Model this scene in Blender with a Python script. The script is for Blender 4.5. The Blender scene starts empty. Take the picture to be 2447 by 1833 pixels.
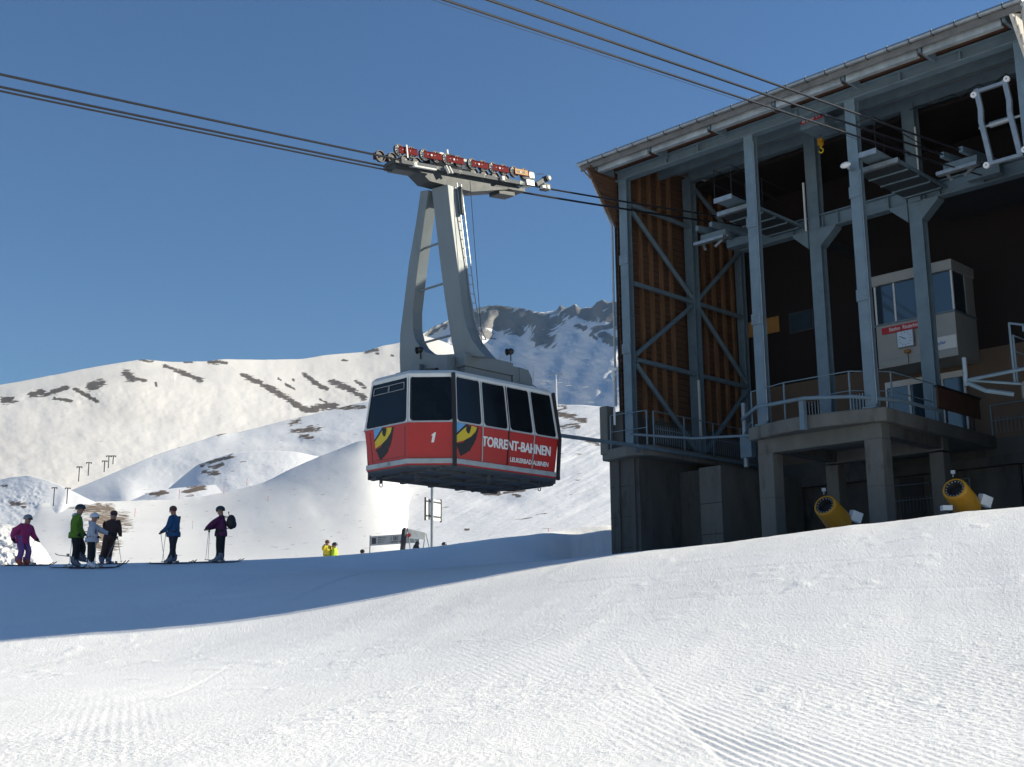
import bpy, bmesh, math, random
import numpy as np
from mathutils import Vector, Matrix
random.seed(7)
R = math.radians
SC = bpy.context.scene
COL = SC.collection

# ---------------------------------------------------------------- camera
W_PX, H_PX, FPX = 2447.0, 1833.0, 2950.0          # focal length in pixels of the photograph
PITCH, ROLL = R(12.3459), R(-0.48088)
EYE = Vector((0, 0, 1.6))
Fv = Vector((0, math.cos(PITCH), math.sin(PITCH)))
R0 = Vector((1, 0, 0)); U0 = R0.cross(Fv)
Rv = R0*math.cos(ROLL)+U0*math.sin(ROLL)
Uv = -R0*math.sin(ROLL)+U0*math.cos(ROLL)
cam_d = bpy.data.cameras.new('camera'); cam = bpy.data.objects.new('camera', cam_d); COL.objects.link(cam)
m = Matrix((Rv, Uv, -Fv)).transposed().to_4x4(); m.translation = EYE; cam.matrix_world = m
cam_d.sensor_fit = 'HORIZONTAL'; cam_d.sensor_width = 36; cam_d.lens = 36*FPX/W_PX
cam_d.clip_start = 0.1; cam_d.clip_end = 30000
SC.camera = cam
SC.render.resolution_x = 1024; SC.render.resolution_y = 767

# ---------------------------------------------------------------- world, sun, exposure
SUN_AZ, SUN_EL = 83.0, 30.0                        # degrees, azimuth clockwise from +Y
w = bpy.data.worlds.new("World"); SC.world = w; w.use_nodes = True
nt = w.node_tree; nt.nodes.clear()
sky = nt.nodes.new('ShaderNodeTexSky'); sky.sky_type = 'NISHITA'; sky.sun_disc = False
sky.sun_elevation = R(SUN_EL); sky.sun_rotation = R(SUN_AZ)
sky.altitude = 1200; sky.air_density = 1.5; sky.dust_density = 0.0; sky.ozone_density = 9.0
bg = nt.nodes.new('ShaderNodeBackground'); bg.inputs['Strength'].default_value = 0.067
wo = nt.nodes.new('ShaderNodeOutputWorld')
nt.links.new(sky.outputs[0], bg.inputs[0]); nt.links.new(bg.outputs[0], wo.inputs[0])
sl = bpy.data.lights.new('sun', 'SUN'); sl.energy = 5.0; sl.angle = R(0.53); sl.color = (1.0, 0.925, 0.745)
so = bpy.data.objects.new('sun', sl); COL.objects.link(so)
sv = Vector((math.sin(R(SUN_AZ))*math.cos(R(SUN_EL)), math.cos(R(SUN_AZ))*math.cos(R(SUN_EL)), math.sin(R(SUN_EL))))
so.rotation_euler = sv.to_track_quat('Z', 'Y').to_euler(); so.location = (0, 0, 60)
SC.view_settings.view_transform = 'Standard'; SC.view_settings.look = 'None'
SC.view_settings.exposure = 0.60; SC.view_settings.gamma = 1.0
SC.view_settings.use_curve_mapping = False
try:
    SC.cycles.max_bounces = 6; SC.cycles.diffuse_bounces = 3; SC.cycles.glossy_bounces = 3
    SC.cycles.transparent_max_bounces = 6; SC.cycles.volume_bounces = 0
except Exception: pass

# ---------------------------------------------------------------- measuring helpers
def ray(x, y):
    d = Fv + Rv*((x-W_PX/2)/FPX) - Uv*((y-H_PX/2)/FPX)
    return d/d.y
def at(x, y, D):                                    # point seen at pixel x,y of the photograph, D metres ahead
    return EYE + ray(x, y)*D
ANG = R(-45.17712)                                  # the station's front runs this way
UD = Vector((math.sin(ANG+math.pi), math.cos(ANG+math.pi), 0))
VD = Vector((math.sin(ANG+math.pi/2), math.cos(ANG+math.pi/2), 0))
ORG = at(1492, 700, 40); ORG.z = 0
RZ = math.atan2(UD.y, UD.x)
def ST(u, v, z): return ORG + UD*u + VD*v + Vector((0, 0, z))

# ---------------------------------------------------------------- object helpers
def tag(o, label=None, cat=None, group=None, kind=None):
    if label: o['label'] = label
    if cat: o['category'] = cat
    if group: o['group'] = group
    if kind: o['kind'] = kind
    return o
def empty(name, loc, label, cat, rz=0, group=None):
    o = bpy.data.objects.new(name, None); COL.objects.link(o)
    o.empty_display_size = .2
    o.location = loc; o.rotation_euler = (0, 0, rz)
    return tag(o, label, cat, group)
class MB:
    """collects boxes, bars, tubes, prisms into one mesh"""
    def __init__(s): s.v = []; s.f = []; s.m = []
    def add(s, vs, fs, mi=0):
        b = len(s.v); s.v += [tuple(p) for p in vs]; s.f += [tuple(b+i for i in f) for f in fs]; s.m += [mi]*len(fs); return s
    def box(s, x0, x1, y0, y1, z0, z1, mi=0):
        vs = [(x0,y0,z0),(x1,y0,z0),(x1,y1,z0),(x0,y1,z0),(x0,y0,z1),(x1,y0,z1),(x1,y1,z1),(x0,y1,z1)]
        return s.add(vs, [(0,3,2,1),(4,5,6,7),(0,1,5,4),(1,2,6,5),(2,3,7,6),(3,0,4,7)], mi)
    def prism(s, poly, a, b, axis='z', mi=0):
        """poly: CCW 2D points; extruded a..b along axis (x: poly=(y,z), y: poly=(x,z), z: poly=(x,y))"""
        n = len(poly)
        def P(p, k):
            return {'x': (k, p[0], p[1]), 'y': (p[0], k, p[1]), 'z': (p[0], p[1], k)}[axis]
        vs = [P(p, a) for p in poly]+[P(p, b) for p in poly]
        fs = [tuple(reversed(range(n))), tuple(range(n, 2*n))]+[(i, (i+1) % n, n+(i+1) % n, n+i) for i in range(n)]
        if axis == 'y': fs = [tuple(reversed(f)) for f in fs]
        return s.add(vs, fs, mi)
    def bar(s, p, q, wx, wy=None, up=(0, 0, 1), mi=0):
        wy = wy or wx; p = Vector(p); q = Vector(q); d = (q-p).normalized(); up = Vector(up)
        if abs(d.dot(up)) > .98: up = Vector((1, 0, 0))
        a = d.cross(up).normalized(); b = a.cross(d).normalized()
        vs = []
        for c in (p, q):
            for sx, sy in ((-1, -1), (1, -1), (1, 1), (-1, 1)): vs.append(c+a*(sx*wx/2)+b*(sy*wy/2))
        return s.add(vs, [(0,1,2,3),(7,6,5,4),(0,4,5,1),(1,5,6,2),(2,6,7,3),(3,7,4,0)], mi)
    def tube(s, pts, r, n=8, mi=0, cap=True):
        pts = [Vector(p) for p in pts]; rs = r if isinstance(r, (list, tuple)) else [r]*len(pts)
        vs = []; fs = []; up = Vector((0.13, 0.31, .94))
        for i, p in enumerate(pts):
            d = (pts[min(i+1, len(pts)-1)]-pts[max(i-1, 0)]).normalized()
            u2 = up if abs(d.dot(up.normalized())) < .97 else Vector((1, 0, .1))
            a = d.cross(u2).normalized(); b = a.cross(d)
            for k in range(n):
                t = 2*math.pi*k/n; vs.append(p+(a*math.cos(t)+b*math.sin(t))*rs[i])
        for i in range(len(pts)-1):
            for k in range(n): fs.append((i*n+k, (i+1)*n+k, (i+1)*n+(k+1) % n, i*n+(k+1) % n))
        if cap: fs.append(tuple(range(n))); fs.append(tuple(reversed(range((len(pts)-1)*n, len(pts)*n))))
        return s.add(vs, fs, mi)
    def lathe(s, p0, ax, prof, n=24, mi=0, cap=False):
        p0 = Vector(p0); ax = Vector(ax).normalized(); a = ax.orthogonal().normalized(); b = ax.cross(a); vs = []; fs = []
        for t, r_ in prof:
            for k in range(n):
                w_ = 2*math.pi*k/n; vs.append(p0+ax*t+(a*math.cos(w_)+b*math.sin(w_))*r_)
        for i in range(len(prof)-1):
            for k in range(n): fs.append((i*n+k, (i+1)*n+k, (i+1)*n+(k+1) % n, i*n+(k+1) % n))
        if cap: fs.append(tuple(range((len(prof)-1)*n, len(prof)*n)))
        return s.add(vs, fs, mi)
    def ball(s, c, r, n=12, k=8, sc=(1, 1, 1), mi=0):
        c = Vector(c); vs = []; fs = []
        for i in range(k+1):
            t = math.pi*i/k
            for j in range(n):
                a = 2*math.pi*j/n
                vs.append((c.x+r*sc[0]*math.sin(t)*math.cos(a), c.y+r*sc[1]*math.sin(t)*math.sin(a), c.z+r*sc[2]*math.cos(t)))
        for i in range(k):
            for j in range(n): fs.append((i*n+j, (i+1)*n+j, (i+1)*n+(j+1) % n, i*n+(j+1) % n))
        return s.add(vs, fs, mi)
    def ibeam(s, p, q, w, h, t=.03, up=(0, 0, 1), mi=0):
        p = Vector(p); q = Vector(q); d = (q-p).normalized(); up = Vector(up)
        a = d.cross(up).normalized(); b = a.cross(d).normalized()
        w2, h2, t2 = w/2, h/2, t/2
        pr = [(-w2,-h2),(w2,-h2),(w2,-h2+t),(t2,-h2+t),(t2,h2-t),(w2,h2-t),(w2,h2),(-w2,h2),(-w2,h2-t),(-t2,h2-t),(-t2,-h2+t),(-w2,-h2+t)]
        vs = [c+a*x+b*y for c in (p, q) for x, y in pr]
        fs = []
        for o, rev in ((0, False), (12, True)):
            for f in ((0,1,2,11),(11,2,3,10),(10,3,4,9),(9,4,5,8),(8,5,6,7)):
                g = tuple(o+i for i in f); fs.append(g if not rev else tuple(reversed(g)))
        fs += [(i, 12+i, 12+(i+1) % 12, (i+1) % 12) for i in range(12)]
        return s.add(vs, fs, mi)
    def build(s, name, mats, parent=None, smooth=False, bevel=0):
        me = bpy.data.meshes.new(name); me.from_pydata(s.v, [], s.f)
        if not isinstance(mats, (list, tuple)): mats = [mats]
        for mt in mats: me.materials.append(mt)
        me.polygons.foreach_set('material_index', s.m)
        bm = bmesh.new(); bm.from_mesh(me); bmesh.ops.recalc_face_normals(bm, faces=bm.faces); bm.to_mesh(me); bm.free()
        if smooth:
            me.polygons.foreach_set('use_smooth', [True]*len(me.polygons))
            try: me.set_sharp_from_angle(angle=R(40))
            except Exception: pass
        me.update()
        o = bpy.data.objects.new(name, me); COL.objects.link(o)
        if parent: o.parent = parent
        if bevel:
            b = o.modifiers.new('bevel', 'BEVEL'); b.width = bevel; b.segments = 2; b.limit_method = 'ANGLE'
        return o
def inst(o, parent, loc=(0, 0, 0), rot=(0, 0, 0)):
    c = o.copy(); COL.objects.link(c); c.parent = parent; c.location = loc; c.rotation_euler = rot; return c

# ---------------------------------------------------------------- materials
def mat(name, col, rough=.6, metal=0.0, var=0.0, vscale=3.0, bump=0.0, bscale=20.0, spec=.5, stain=None, stretch=(1, 1, 1)):
    mt = bpy.data.materials.new(name); mt.use_nodes = True; t = mt.node_tree; n = t.nodes; l = t.links
    p = n['Principled BSDF']; p.inputs['Roughness'].default_value = rough; p.inputs['Metallic'].default_value = metal
    p.inputs['Specular IOR Level'].default_value = spec
    p.inputs['Base Color'].default_value = (*col, 1)
    tc = n.new('ShaderNodeTexCoord'); mp = n.new('ShaderNodeMapping'); l.new(tc.outputs['Object'], mp.inputs[0]); mp.inputs['Scale'].default_value = stretch
    last = None
    if var > 0:
        no = n.new('ShaderNodeTexNoise'); no.inputs['Scale'].default_value = vscale; no.inputs['Detail'].default_value = 7; no.inputs['Roughness'].default_value = .65
        l.new(mp.outputs[0], no.inputs['Vector'])
        mx = n.new('ShaderNodeMix'); mx.data_type = 'RGBA'
        mx.inputs[6].default_value = (*[c*(1-var) for c in col], 1); mx.inputs[7].default_value = (*[min(1, c*(1+var)) for c in col], 1)
        rg = n.new('ShaderNodeMapRange'); rg.inputs[1].default_value = .3; rg.inputs[2].default_value = .7
        l.new(no.outputs[0], rg.inputs[0]); l.new(rg.outputs[0], mx.inputs[0]); last = mx.outputs[2]
        rr = n.new('ShaderNodeMapRange'); rr.inputs[3].default_value = max(.05, rough-.12); rr.inputs[4].default_value = min(1, rough+.12)
        l.new(no.outputs[0], rr.inputs[0]); l.new(rr.outputs[0], p.inputs['Roughness'])
    if stain:
        no = n.new('ShaderNodeTexNoise'); no.inputs['Scale'].default_value = stain[1]; no.inputs['Detail'].default_value = 8; no.inputs['Roughness'].default_value = .7
        l.new(mp.outputs[0], no.inputs['Vector'])
        cr = n.new('ShaderNodeMapRange'); cr.inputs[1].default_value = stain[2]; cr.inputs[2].default_value = stain[2]+.12
        l.new(no.outputs[0], cr.inputs[0])
        mx = n.new('ShaderNodeMix'); mx.data_type = 'RGBA'; mx.inputs[7].default_value = (*stain[0], 1); mx.inputs[6].default_value = (*col, 1)
        if last: l.new(last, mx.inputs[6])
        l.new(cr.outputs[0], mx.inputs[0]); last = mx.outputs[2]
    if last: l.new(last, p.inputs['Base Color'])
    if bump > 0:
        no = n.new('ShaderNodeTexNoise'); no.inputs['Scale'].default_value = bscale; no.inputs['Detail'].default_value = 5
        l.new(mp.outputs[0], no.inputs['Vector'])
        b = n.new('ShaderNodeBump'); b.inputs['Strength'].default_value = bump; b.inputs['Distance'].default_value = .02
        l.new(no.outputs[0], b.inputs['Height']); l.new(b.outputs[0], p.inputs['Normal'])
    return mt
M = {}
M['steel'] = mat('steel_blue_grey', (.14, .20, .24), .55, 0, .16, 2.5, .15, 30, stain=((.10, .085, .07), 3.0, .64))
M['steel_d'] = mat('steel_dark', (.035, .042, .048), .6, .1, .25, 4)
M['hanger'] = mat('hanger_paint', (.145, .175, .19), .5, 0, .12, 1.5, .08, 12, stain=((.15, .15, .145), 5.0, .62), stretch=(1, 1, .4))
M['galv'] = mat('galvanised', (.28, .31, .33), .42, .5, .2, 5)
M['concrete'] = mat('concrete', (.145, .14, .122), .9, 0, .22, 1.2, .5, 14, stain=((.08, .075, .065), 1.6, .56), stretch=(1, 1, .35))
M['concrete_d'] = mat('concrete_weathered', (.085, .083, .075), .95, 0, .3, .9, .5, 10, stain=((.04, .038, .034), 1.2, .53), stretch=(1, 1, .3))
M['board'] = mat('wood_board', (.105, .052, .027), .8, 0, .45, 3.0, .4, 12, stretch=(1, .25, 5))
M['batten'] = mat('wood_batten', (.22, .115, .055), .75, 0, .35, 3.0, .4, 12, stretch=(4, 4, .35))
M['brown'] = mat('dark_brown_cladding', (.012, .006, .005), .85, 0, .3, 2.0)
M['tan'] = mat('tan_render', (.14, .095, .065), .9, 0, .08, 1.5, .2, 30)
M['white'] = mat('office_white', (.37, .375, .355), .7, 0, .06, 2.0, .1, 20)
M['whitep'] = mat('white_paint', (.62, .63, .61), .4, 0, .08, 3.0)
M['glass'] = mat('dark_glass', (.012, .02, .03), .05, 0, spec=.9)
M['glassb'] = mat('office_glass', (.03, .05, .07), .06, 0, spec=1.0)
M['glassc'] = mat('cabin_glass', (.006, .008, .010), .10, 0, .4, 2, spec=.3)
M['red'] = mat('cabin_red', (.40, .010, .010), .35, 0, .08, 2.0, .05, 6, stain=((.33, .02, .018), 3.0, .66))
M['redd'] = mat('bogie_red', (.13, .006, .008), .75, 0, .2, 9, spec=.1)
M['black'] = mat('black_rubber', (.015, .015, .017), .6)
M['belt'] = mat('belt_metal', (.36, .39, .39), .4, .3, .18, 4)
M['panel'] = mat('fascia_sheet', (.36, .40, .42), .45, .2, .35, 1.6)
M['under'] = mat('underframe', (.05, .06, .07), .7, 0, .3, 3)
M['yellow'] = mat('emblem_yellow', (.60, .44, .02), .5)
M['blue'] = mat('emblem_blue', (.12, .33, .62), .5)
M['cannon'] = mat('cannon_yellow', (.42, .20, .006), .45, 0, .12, 5)
M['rope'] = mat('wire_rope', (.010, .010, .014), .35, .1, .3, 40)
M['roofsh'] = mat('roof_sheet', (.30, .31, .32), .6, .2, .15, 2)
M['shingle'] = mat('fibre_shingle', (.50, .47, .42), .85, 0, .15, 3)
M['soffit'] = mat('soffit_brown', (.10, .045, .025), .85, 0, .3, 3)
M['fasciab'] = mat('fascia_board', (.15, .145, .14), .8, 0, .3, 2.5, .2, 20)
M['signred'] = mat('sign_red', (.50, .02, .03), .5)
M['signwhite'] = mat('sign_white', (.72, .72, .70), .5)
M['clockface'] = mat('clock_face', (.62, .72, .82), .4)
M['ink'] = mat('ink_dark', (.02, .02, .03), .6)
M['logoblue'] = mat('logo_blue', (.05, .18, .50), .5)
M['orange'] = mat('orange_board', (.36, .17, .04), .7, 0, .1, 3)
M['skin'] = mat('skin', (.36, .19, .13), .6)
M['grey'] = mat('mid_grey', (.30, .31, .32), .6, 0, .1, 4)
M['polered'] = mat('pole_red', (.6, .08, .05), .6)

def terrain_mat(name, base, fine, coarse, rock=((.10, .085, .07), (.17, .14, .11)), rscale=.05, bumpd=.02, rsq=(1, 1, 1), dirt=None, streak=None, chop=None, ramp=3.4):
    mt = bpy.data.materials.new(name); mt.use_nodes = True; t = mt.node_tree; n = t.nodes; l = t.links
    p = n['Principled BSDF']; p.inputs['Roughness'].default_value = .65; p.inputs['Specular IOR Level'].default_value = .25
    geo = n.new('ShaderNodeNewGeometry')
    def noise(sc, det, rough=.6, vec=None):
        x = n.new('ShaderNodeTexNoise'); x.inputs['Scale'].default_value = sc; x.inputs['Detail'].default_value = det; x.inputs['Roughness'].default_value = rough
        l.new(vec or geo.outputs['Position'], x.inputs['Vector']); return x.outputs[0]
    # rock mask
    at_ = n.new('ShaderNodeAttribute'); at_.attribute_name = 'rock'
    mpr = n.new('ShaderNodeMapping'); mpr.inputs['Scale'].default_value = rsq; l.new(geo.outputs['Position'], mpr.inputs[0])
    nn = noise(rscale, 9, .62, mpr.outputs[0])
    a1 = n.new('ShaderNodeMath'); a1.operation = 'MULTIPLY_ADD'; a1.inputs[1].default_value = ramp; a1.inputs[2].default_value = -ramp*.515; l.new(nn, a1.inputs[0])
    a2 = n.new('ShaderNodeMath'); a2.operation = 'ADD'; l.new(a1.outputs[0], a2.inputs[0]); l.new(at_.outputs['Fac'], a2.inputs[1])
    mr = n.new('ShaderNodeMapRange'); mr.inputs[1].default_value = .47; mr.inputs[2].default_value = .56; l.new(a2.outputs[0], mr.inputs[0])
    snow = n.new('ShaderNodeMix'); snow.data_type = 'RGBA'
    snow.inputs[6].default_value = (*base, 1)
    d = dirt or [c*.93 for c in base]
    snow.inputs[7].default_value = (*d, 1)
    dn = noise(coarse, 6, .6)
    dr = n.new('ShaderNodeMapRange'); dr.inputs[1].default_value = .42; dr.inputs[2].default_value = .7; l.new(dn, dr.inputs[0])
    l.new(dr.outputs[0], snow.inputs[0])
    rk = n.new('ShaderNodeMix'); rk.data_type = 'RGBA'; rk.inputs[6].default_value = (*rock[0], 1); rk.inputs[7].default_value = (*rock[1], 1)
    l.new(noise(rscale*6, 6, .7), rk.inputs[0])
    mx = n.new('ShaderNodeMix'); mx.data_type = 'RGBA'; l.new(mr.outputs[0], mx.inputs[0]); l.new(snow.outputs[2], mx.inputs[6]); l.new(rk.outputs[2], mx.inputs[7])
    l.new(mx.outputs[2], p.inputs['Base Color'])
    b = n.new('ShaderNodeBump'); b.inputs['Strength'].default_value = 1; b.inputs['Distance'].default_value = bumpd
    h = noise(fine, 8, .65)
    if chop:
        mp = n.new('ShaderNodeMapping'); mp.inputs['Rotation'].default_value = (0, 0, chop[1]); mp.inputs['Scale'].default_value = (chop[0], chop[0]*6, chop[0]); l.new(geo.outputs['Position'], mp.inputs[0])
        h2 = noise(1, 6, .6, mp.outputs[0])
        ad = n.new('ShaderNodeMath'); ad.operation = 'MULTIPLY_ADD'; ad.inputs[1].default_value = chop[2]; l.new(h2, ad.inputs[0]); l.new(h, ad.inputs[2]); h = ad.outputs[0]
    l.new(h, b.inputs['Height']); l.new(b.outputs[0], p.inputs['Normal'])
    return mt
M['snow_near'] = terrain_mat('snow_near', (.90, .895, .89), 22, .25, bumpd=.022)
M['snow_piste'] = terrain_mat('snow_piste', (.75, .74, .725), 1.0, .02, bumpd=.05, rscale=.5, rsq=(1, .4, 3), rock=((.14, .10, .07), (.24, .18, .12)))
M['snow_hill'] = terrain_mat('snow_hill', (.78, .78, .79), .5, .01, bumpd=.22, rscale=.16, rsq=(1, .4, 3), rock=((.10, .08, .06), (.22, .16, .11)), chop=(.05, R(15), 1.0))
M['snow_ridge'] = terrain_mat('snow_ridge', (.69, .665, .635), .08, .0035, bumpd=.7, rscale=.10, rsq=(1, .3, 2), dirt=(.63, .60, .565), rock=((.07, .06, .055), (.15, .125, .10)), chop=(.006, R(-35), .35), ramp=2.2)
M['snow_peak'] = terrain_mat('snow_peak', (.76, .76, .77), .03, .002, bumpd=3.5, rscale=.035, ramp=1.9, rock=((.15, .145, .145), (.24, .225, .215)), chop=(.01, R(60), .5))

# ---------------------------------------------------------------- numpy noise
_rng = np.random.RandomState(11); _T = _rng.rand(256, 256)
def vnoise(x, y):
    xi = np.floor(x).astype(np.int64); yi = np.floor(y).astype(np.int64); fx = x-xi; fy = y-yi
    fx = fx*fx*(3-2*fx); fy = fy*fy*(3-2*fy); xi &= 255; yi &= 255; x1 = (xi+1) & 255; y1 = (yi+1) & 255
    return (_T[xi, yi]*(1-fx)+_T[x1, yi]*fx)*(1-fy)+(_T[xi, y1]*(1-fx)+_T[x1, y1]*fx)*fy - .5
def fbm(x, y, o=4, g=.5):
    r = 0; a = 1.
    for i in range(o): r = r+a*vnoise(x*2**i+17.3*i, y*2**i+5.1*i); a *= g
    return r
def sstep(a, b, x):
    t = np.clip((x-a)/(b-a), 0, 1); return t*t*(3-2*t)
def grid_mesh(name, V, nx, ny, material, rock=None, wrap=False):
    """V: (ny*nx,3), rows of nx"""
    me = bpy.data.meshes.new(name); me.vertices.add(len(V)); me.vertices.foreach_set('co', V.astype(np.float32).ravel())
    i = np.arange(ny-1)[:, None]*nx; j = np.arange(nx-1 if not wrap else nx)[None, :]; j1 = (j+1) % nx
    q = np.stack([i+j, i+j1, i+nx+j1, i+nx+j], -1).reshape(-1, 4)
    me.loops.add(q.size); me.loops.foreach_set('vertex_index', q.astype(np.int32).ravel())
    me.polygons.add(len(q)); me.polygons.foreach_set('loop_start', (np.arange(len(q))*4).astype(np.int32))
    try: me.polygons.foreach_set('loop_total', np.full(len(q), 4, np.int32))
    except Exception: pass
    me.polygons.foreach_set('use_smooth', np.ones(len(q), bool))
    me.materials.append(material); me.update(calc_edges=True); me.validate()
    if rock is not None:
        a = me.attributes.new('rock', 'FLOAT', 'POINT'); a.data.foreach_set('value', rock.astype(np.float32).ravel())
    o = bpy.data.objects.new(name, me); COL.objects.link(o); o['kind'] = 'structure'
    return o

# ---------------------------------------------------------------- near ground
def P3(x, y, D): p = at(x, y, D); return (p.x, p.y, p.z)
ctl = [(0, 0, 0), (0, 4, .26), (-6, 3, .12), (6, 3, .3), (-12, -6, -.6), (12, -6, .4), (0, -14, -1.0), (-35, 0, -.9), (35, 5, 2.8), (-30, -30, -3), (30, -30, -1.5), (0, -50, -5)]
for a in [(-200, 1830, 10.4), (500, 1830, 10.2), (1223, 1833, 10), (1900, 1835, 9.6), (2600, 1830, 9.3),
          (0, 1660, 17.5), (600, 1640, 17.5), (1223, 1575, 17), (1800, 1520, 16.6), (2447, 1460, 16),
          (-300, 1560, 26), (0, 1547, 26), (332, 1528, 26.3), (664, 1491, 26.6), (996, 1427, 27), (1224, 1383, 27), (1464, 1334, 27.5), (1650, 1308, 27.5), (1821, 1284, 27.5), (2079, 1251, 27), (2447, 1212, 26.5), (2800, 1180, 26),
          (0, 1430, 31), (500, 1412, 31), (900, 1375, 31.5), (1224, 1345, 32),
          (-300, 1356, 38), (0, 1352, 38), (250, 1350, 38), (500, 1344.5, 38.5), (740, 1337, 40), (874, 1328, 42), (1031, 1312, 43), (1090, 1305, 44), (1150, 1297, 44), (1195, 1291, 44), (1242, 1285, 45), (1310, 1278, 45), (1376, 1271, 46), (1459, 1266, 46),
          (0, 1385, 46), (500, 1372, 48), (850, 1378, 56), (1030, 1350, 58), (1120, 1345, 52), (1200, 1340, 58), (1330, 1330, 52), (1450, 1310, 60), (700, 1385, 58), (0, 1420, 60), (-600, 1420, 55)]:
    ctl.append(P3(*a))
for u, v, z in [(2, -2, 3.9), (7, -3, 4.2), (11, -3, 4.3), (14, -4, 4.6), (2, 3, 4.3), (8, 4, 4.2), (13, 5, 4.3), (20, -2, 4.8), (20, 12, 5), (5, 14, 4.6), (-3, 3, 4.45), (-2.6, -1.5, 3.75)]:
    p = ST(u, v, z); ctl.append((p.x, p.y, p.z))
C_ = np.array(ctl); CX = C_[:, :2]/20.; CZ = C_[:, 2]
def tps(r2): return np.where(r2 > 1e-12, .5*r2*np.log(np.maximum(r2, 1e-12)), 0)
_K = tps(((CX[:, None]-CX[None])**2).sum(-1))+np.eye(len(CX))*2e-4
_P = np.c_[np.ones(len(CX)), CX]
_A = np.block([[_K, _P], [_P.T, np.zeros((3, 3))]])
_w = np.linalg.solve(_A, np.r_[CZ, 0, 0, 0])
def rbf(X, Y):
    sh = X.shape; q = np.stack([X.ravel(), Y.ravel()], 1)/20.; out = np.zeros(len(q))
    for i in range(0, len(q), 60000):
        s = q[i:i+60000]; r2 = ((s[:, None]-CX[None])**2).sum(-1)
        out[i:i+60000] = tps(r2)@_w[:-3] + _w[-3] + s@_w[-2:]
    return out.reshape(sh)
def ground(X, Y):
    X = np.asarray(X, float); Y = np.asarray(Y, float)
    r = np.hypot(X, Y); k = np.minimum(1, 60./np.maximum(r, 1e-6))
    z = rbf(X*k, Y*k); z = np.clip(z, -6, 8)
    ex = np.maximum(r-60, 0)
    return np.where(ex > 0, np.maximum(z-ex*.06, -22), z)
def gz(x, y): return float(ground(np.array([x]), np.array([y]))[0])

def px_of(X, Y, Z):
    dx, dy, dz = X-EYE.x, Y-EYE.y, Z-EYE.z
    c = dx*Fv.x+dy*Fv.y+dz*Fv.z; c = np.where(np.abs(c) < 1e-6, 1e-6, c)
    return W_PX/2+FPX*(dx*Rv.x+dy*Rv.y+dz*Rv.z)/c, H_PX/2-FPX*(dx*Uv.x+dy*Uv.y+dz*Uv.z)/c

tan_in = (np.linspace(-330, 2780, 1250)-W_PX/2)/FPX
th_in = np.arctan(tan_in)
th_out = np.linspace(th_in[-1], th_in[0]+2*math.pi, 90)[1:-1]
TH = np.r_[th_in, th_out]
rr = [0.15, .5, 1, 1.8, 2.8, 4, 5.2, 6.2, 7, 7.6]
r = 8.0
while r < 64:
    rr.append(r); r += max(.028, r*r*.00021)
far = [70, 80, 100, 140, 200, 300, 500, 900, 1800, 3300]
RR = np.array(rr+far)
X = RR[:, None]*np.sin(TH)[None]; Y = RR[:, None]*np.cos(TH)[None]
Z = ground(X, Y)
near = (RR[:, None] < 64) & (np.arange(len(TH))[None] < len(th_in))
# grooming and crumbs
fadeR = 1-sstep(34, 62, RR)[:, None]
crumb_mask = .35+.65*sstep(-.15, .35, fbm(X*.35+3, Y*.35, 3))
crumbfade = .72-.5*sstep(13, 24, RR)[:, None]
crumb = crumbfade*(np.maximum(fbm(X*13, Y*15, 2, .6), -.1)*.016*crumb_mask + np.maximum(fbm(X*5, Y*9, 2, .6), -.1)*.007*crumb_mask) + fbm(X*2.1, Y*2.6, 3)*.006
lump = np.maximum(fbm(X*2.6+40, Y*3.4+9, 2)-.27, 0)*.06*crumb_mask
def band(cx, cy, wx, wy, ang):
    c, s = math.cos(ang), math.sin(ang); a = (X-cx)*c+(Y-cy)*s; b = -(X-cx)*s+(Y-cy)*c
    e = np.sqrt((a/wx)**2+(b/wy)**2)+fbm(X*.8, Y*.8, 3)*.35
    return 1-sstep(.75, 1.05, e)
def grooves(p1, p2, sp, curv=0.):
    """furrows running from p1 to p2 on the ground"""
    d = np.array([p2[0]-p1[0], p2[1]-p1[1]]); d = d/np.linalg.norm(d); nrm = np.array([-d[1], d[0]])
    a = (X-p1[0])*d[0]+(Y-p1[1])*d[1]; q = (X-p1[0])*nrm[0]+(Y-p1[1])*nrm[1]+curv*a*a
    q = q+.02*fbm(X*1.3, Y*1.3, 2)
    return np.cos(2*math.pi*q/sp), q, a
def gp(px, py):                                    # ground point under a pixel (march)
    lo, D = None, 5.0
    while D < 60:
        p = at(px, py, D)
        if p.z < gz(p.x, p.y): return (p.x, p.y)
        D += .25
    return (p.x, p.y)
g1a, g1b = gp(1720, 1620), gp(2330, 1815)
c1, q1, a1 = grooves(g1a, g1b, .105, .004)
e1, e2 = gp(1480, 1545), gp(1745, 1832)
d_ = np.array(e2)-np.array(e1); d_ /= np.linalg.norm(d_); side = (X-e1[0])*(-d_[1])+(Y-e1[1])*d_[0]
PXg, PYg = px_of(X, Y, Z)
right_of = sstep(-.05, .05, side if ((gp(2200, 1780)[0]-e1[0])*(-d_[1])+(gp(2200, 1780)[1]-e1[1])*d_[0]) > 0 else -side)
upper = PXg*.30+1130                                # upper rim of the freshly groomed fan
m1 = right_of*sstep(-40, 130, PYg-upper+60*fbm(X*.4, Y*.8, 2))*near
strips = .7+.3*sstep(-.1, .12, fbm(X*.55+8, Y*1.7-2, 3))
h = c1*.0068*m1*strips
edge_line = -np.exp(-(side/.035)**2)*.005*(.3+.7*sstep(-.2, .2, fbm(X*1.2, Y*1.2, 2)))*sstep(1500, 1560, PYg)*near
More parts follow.
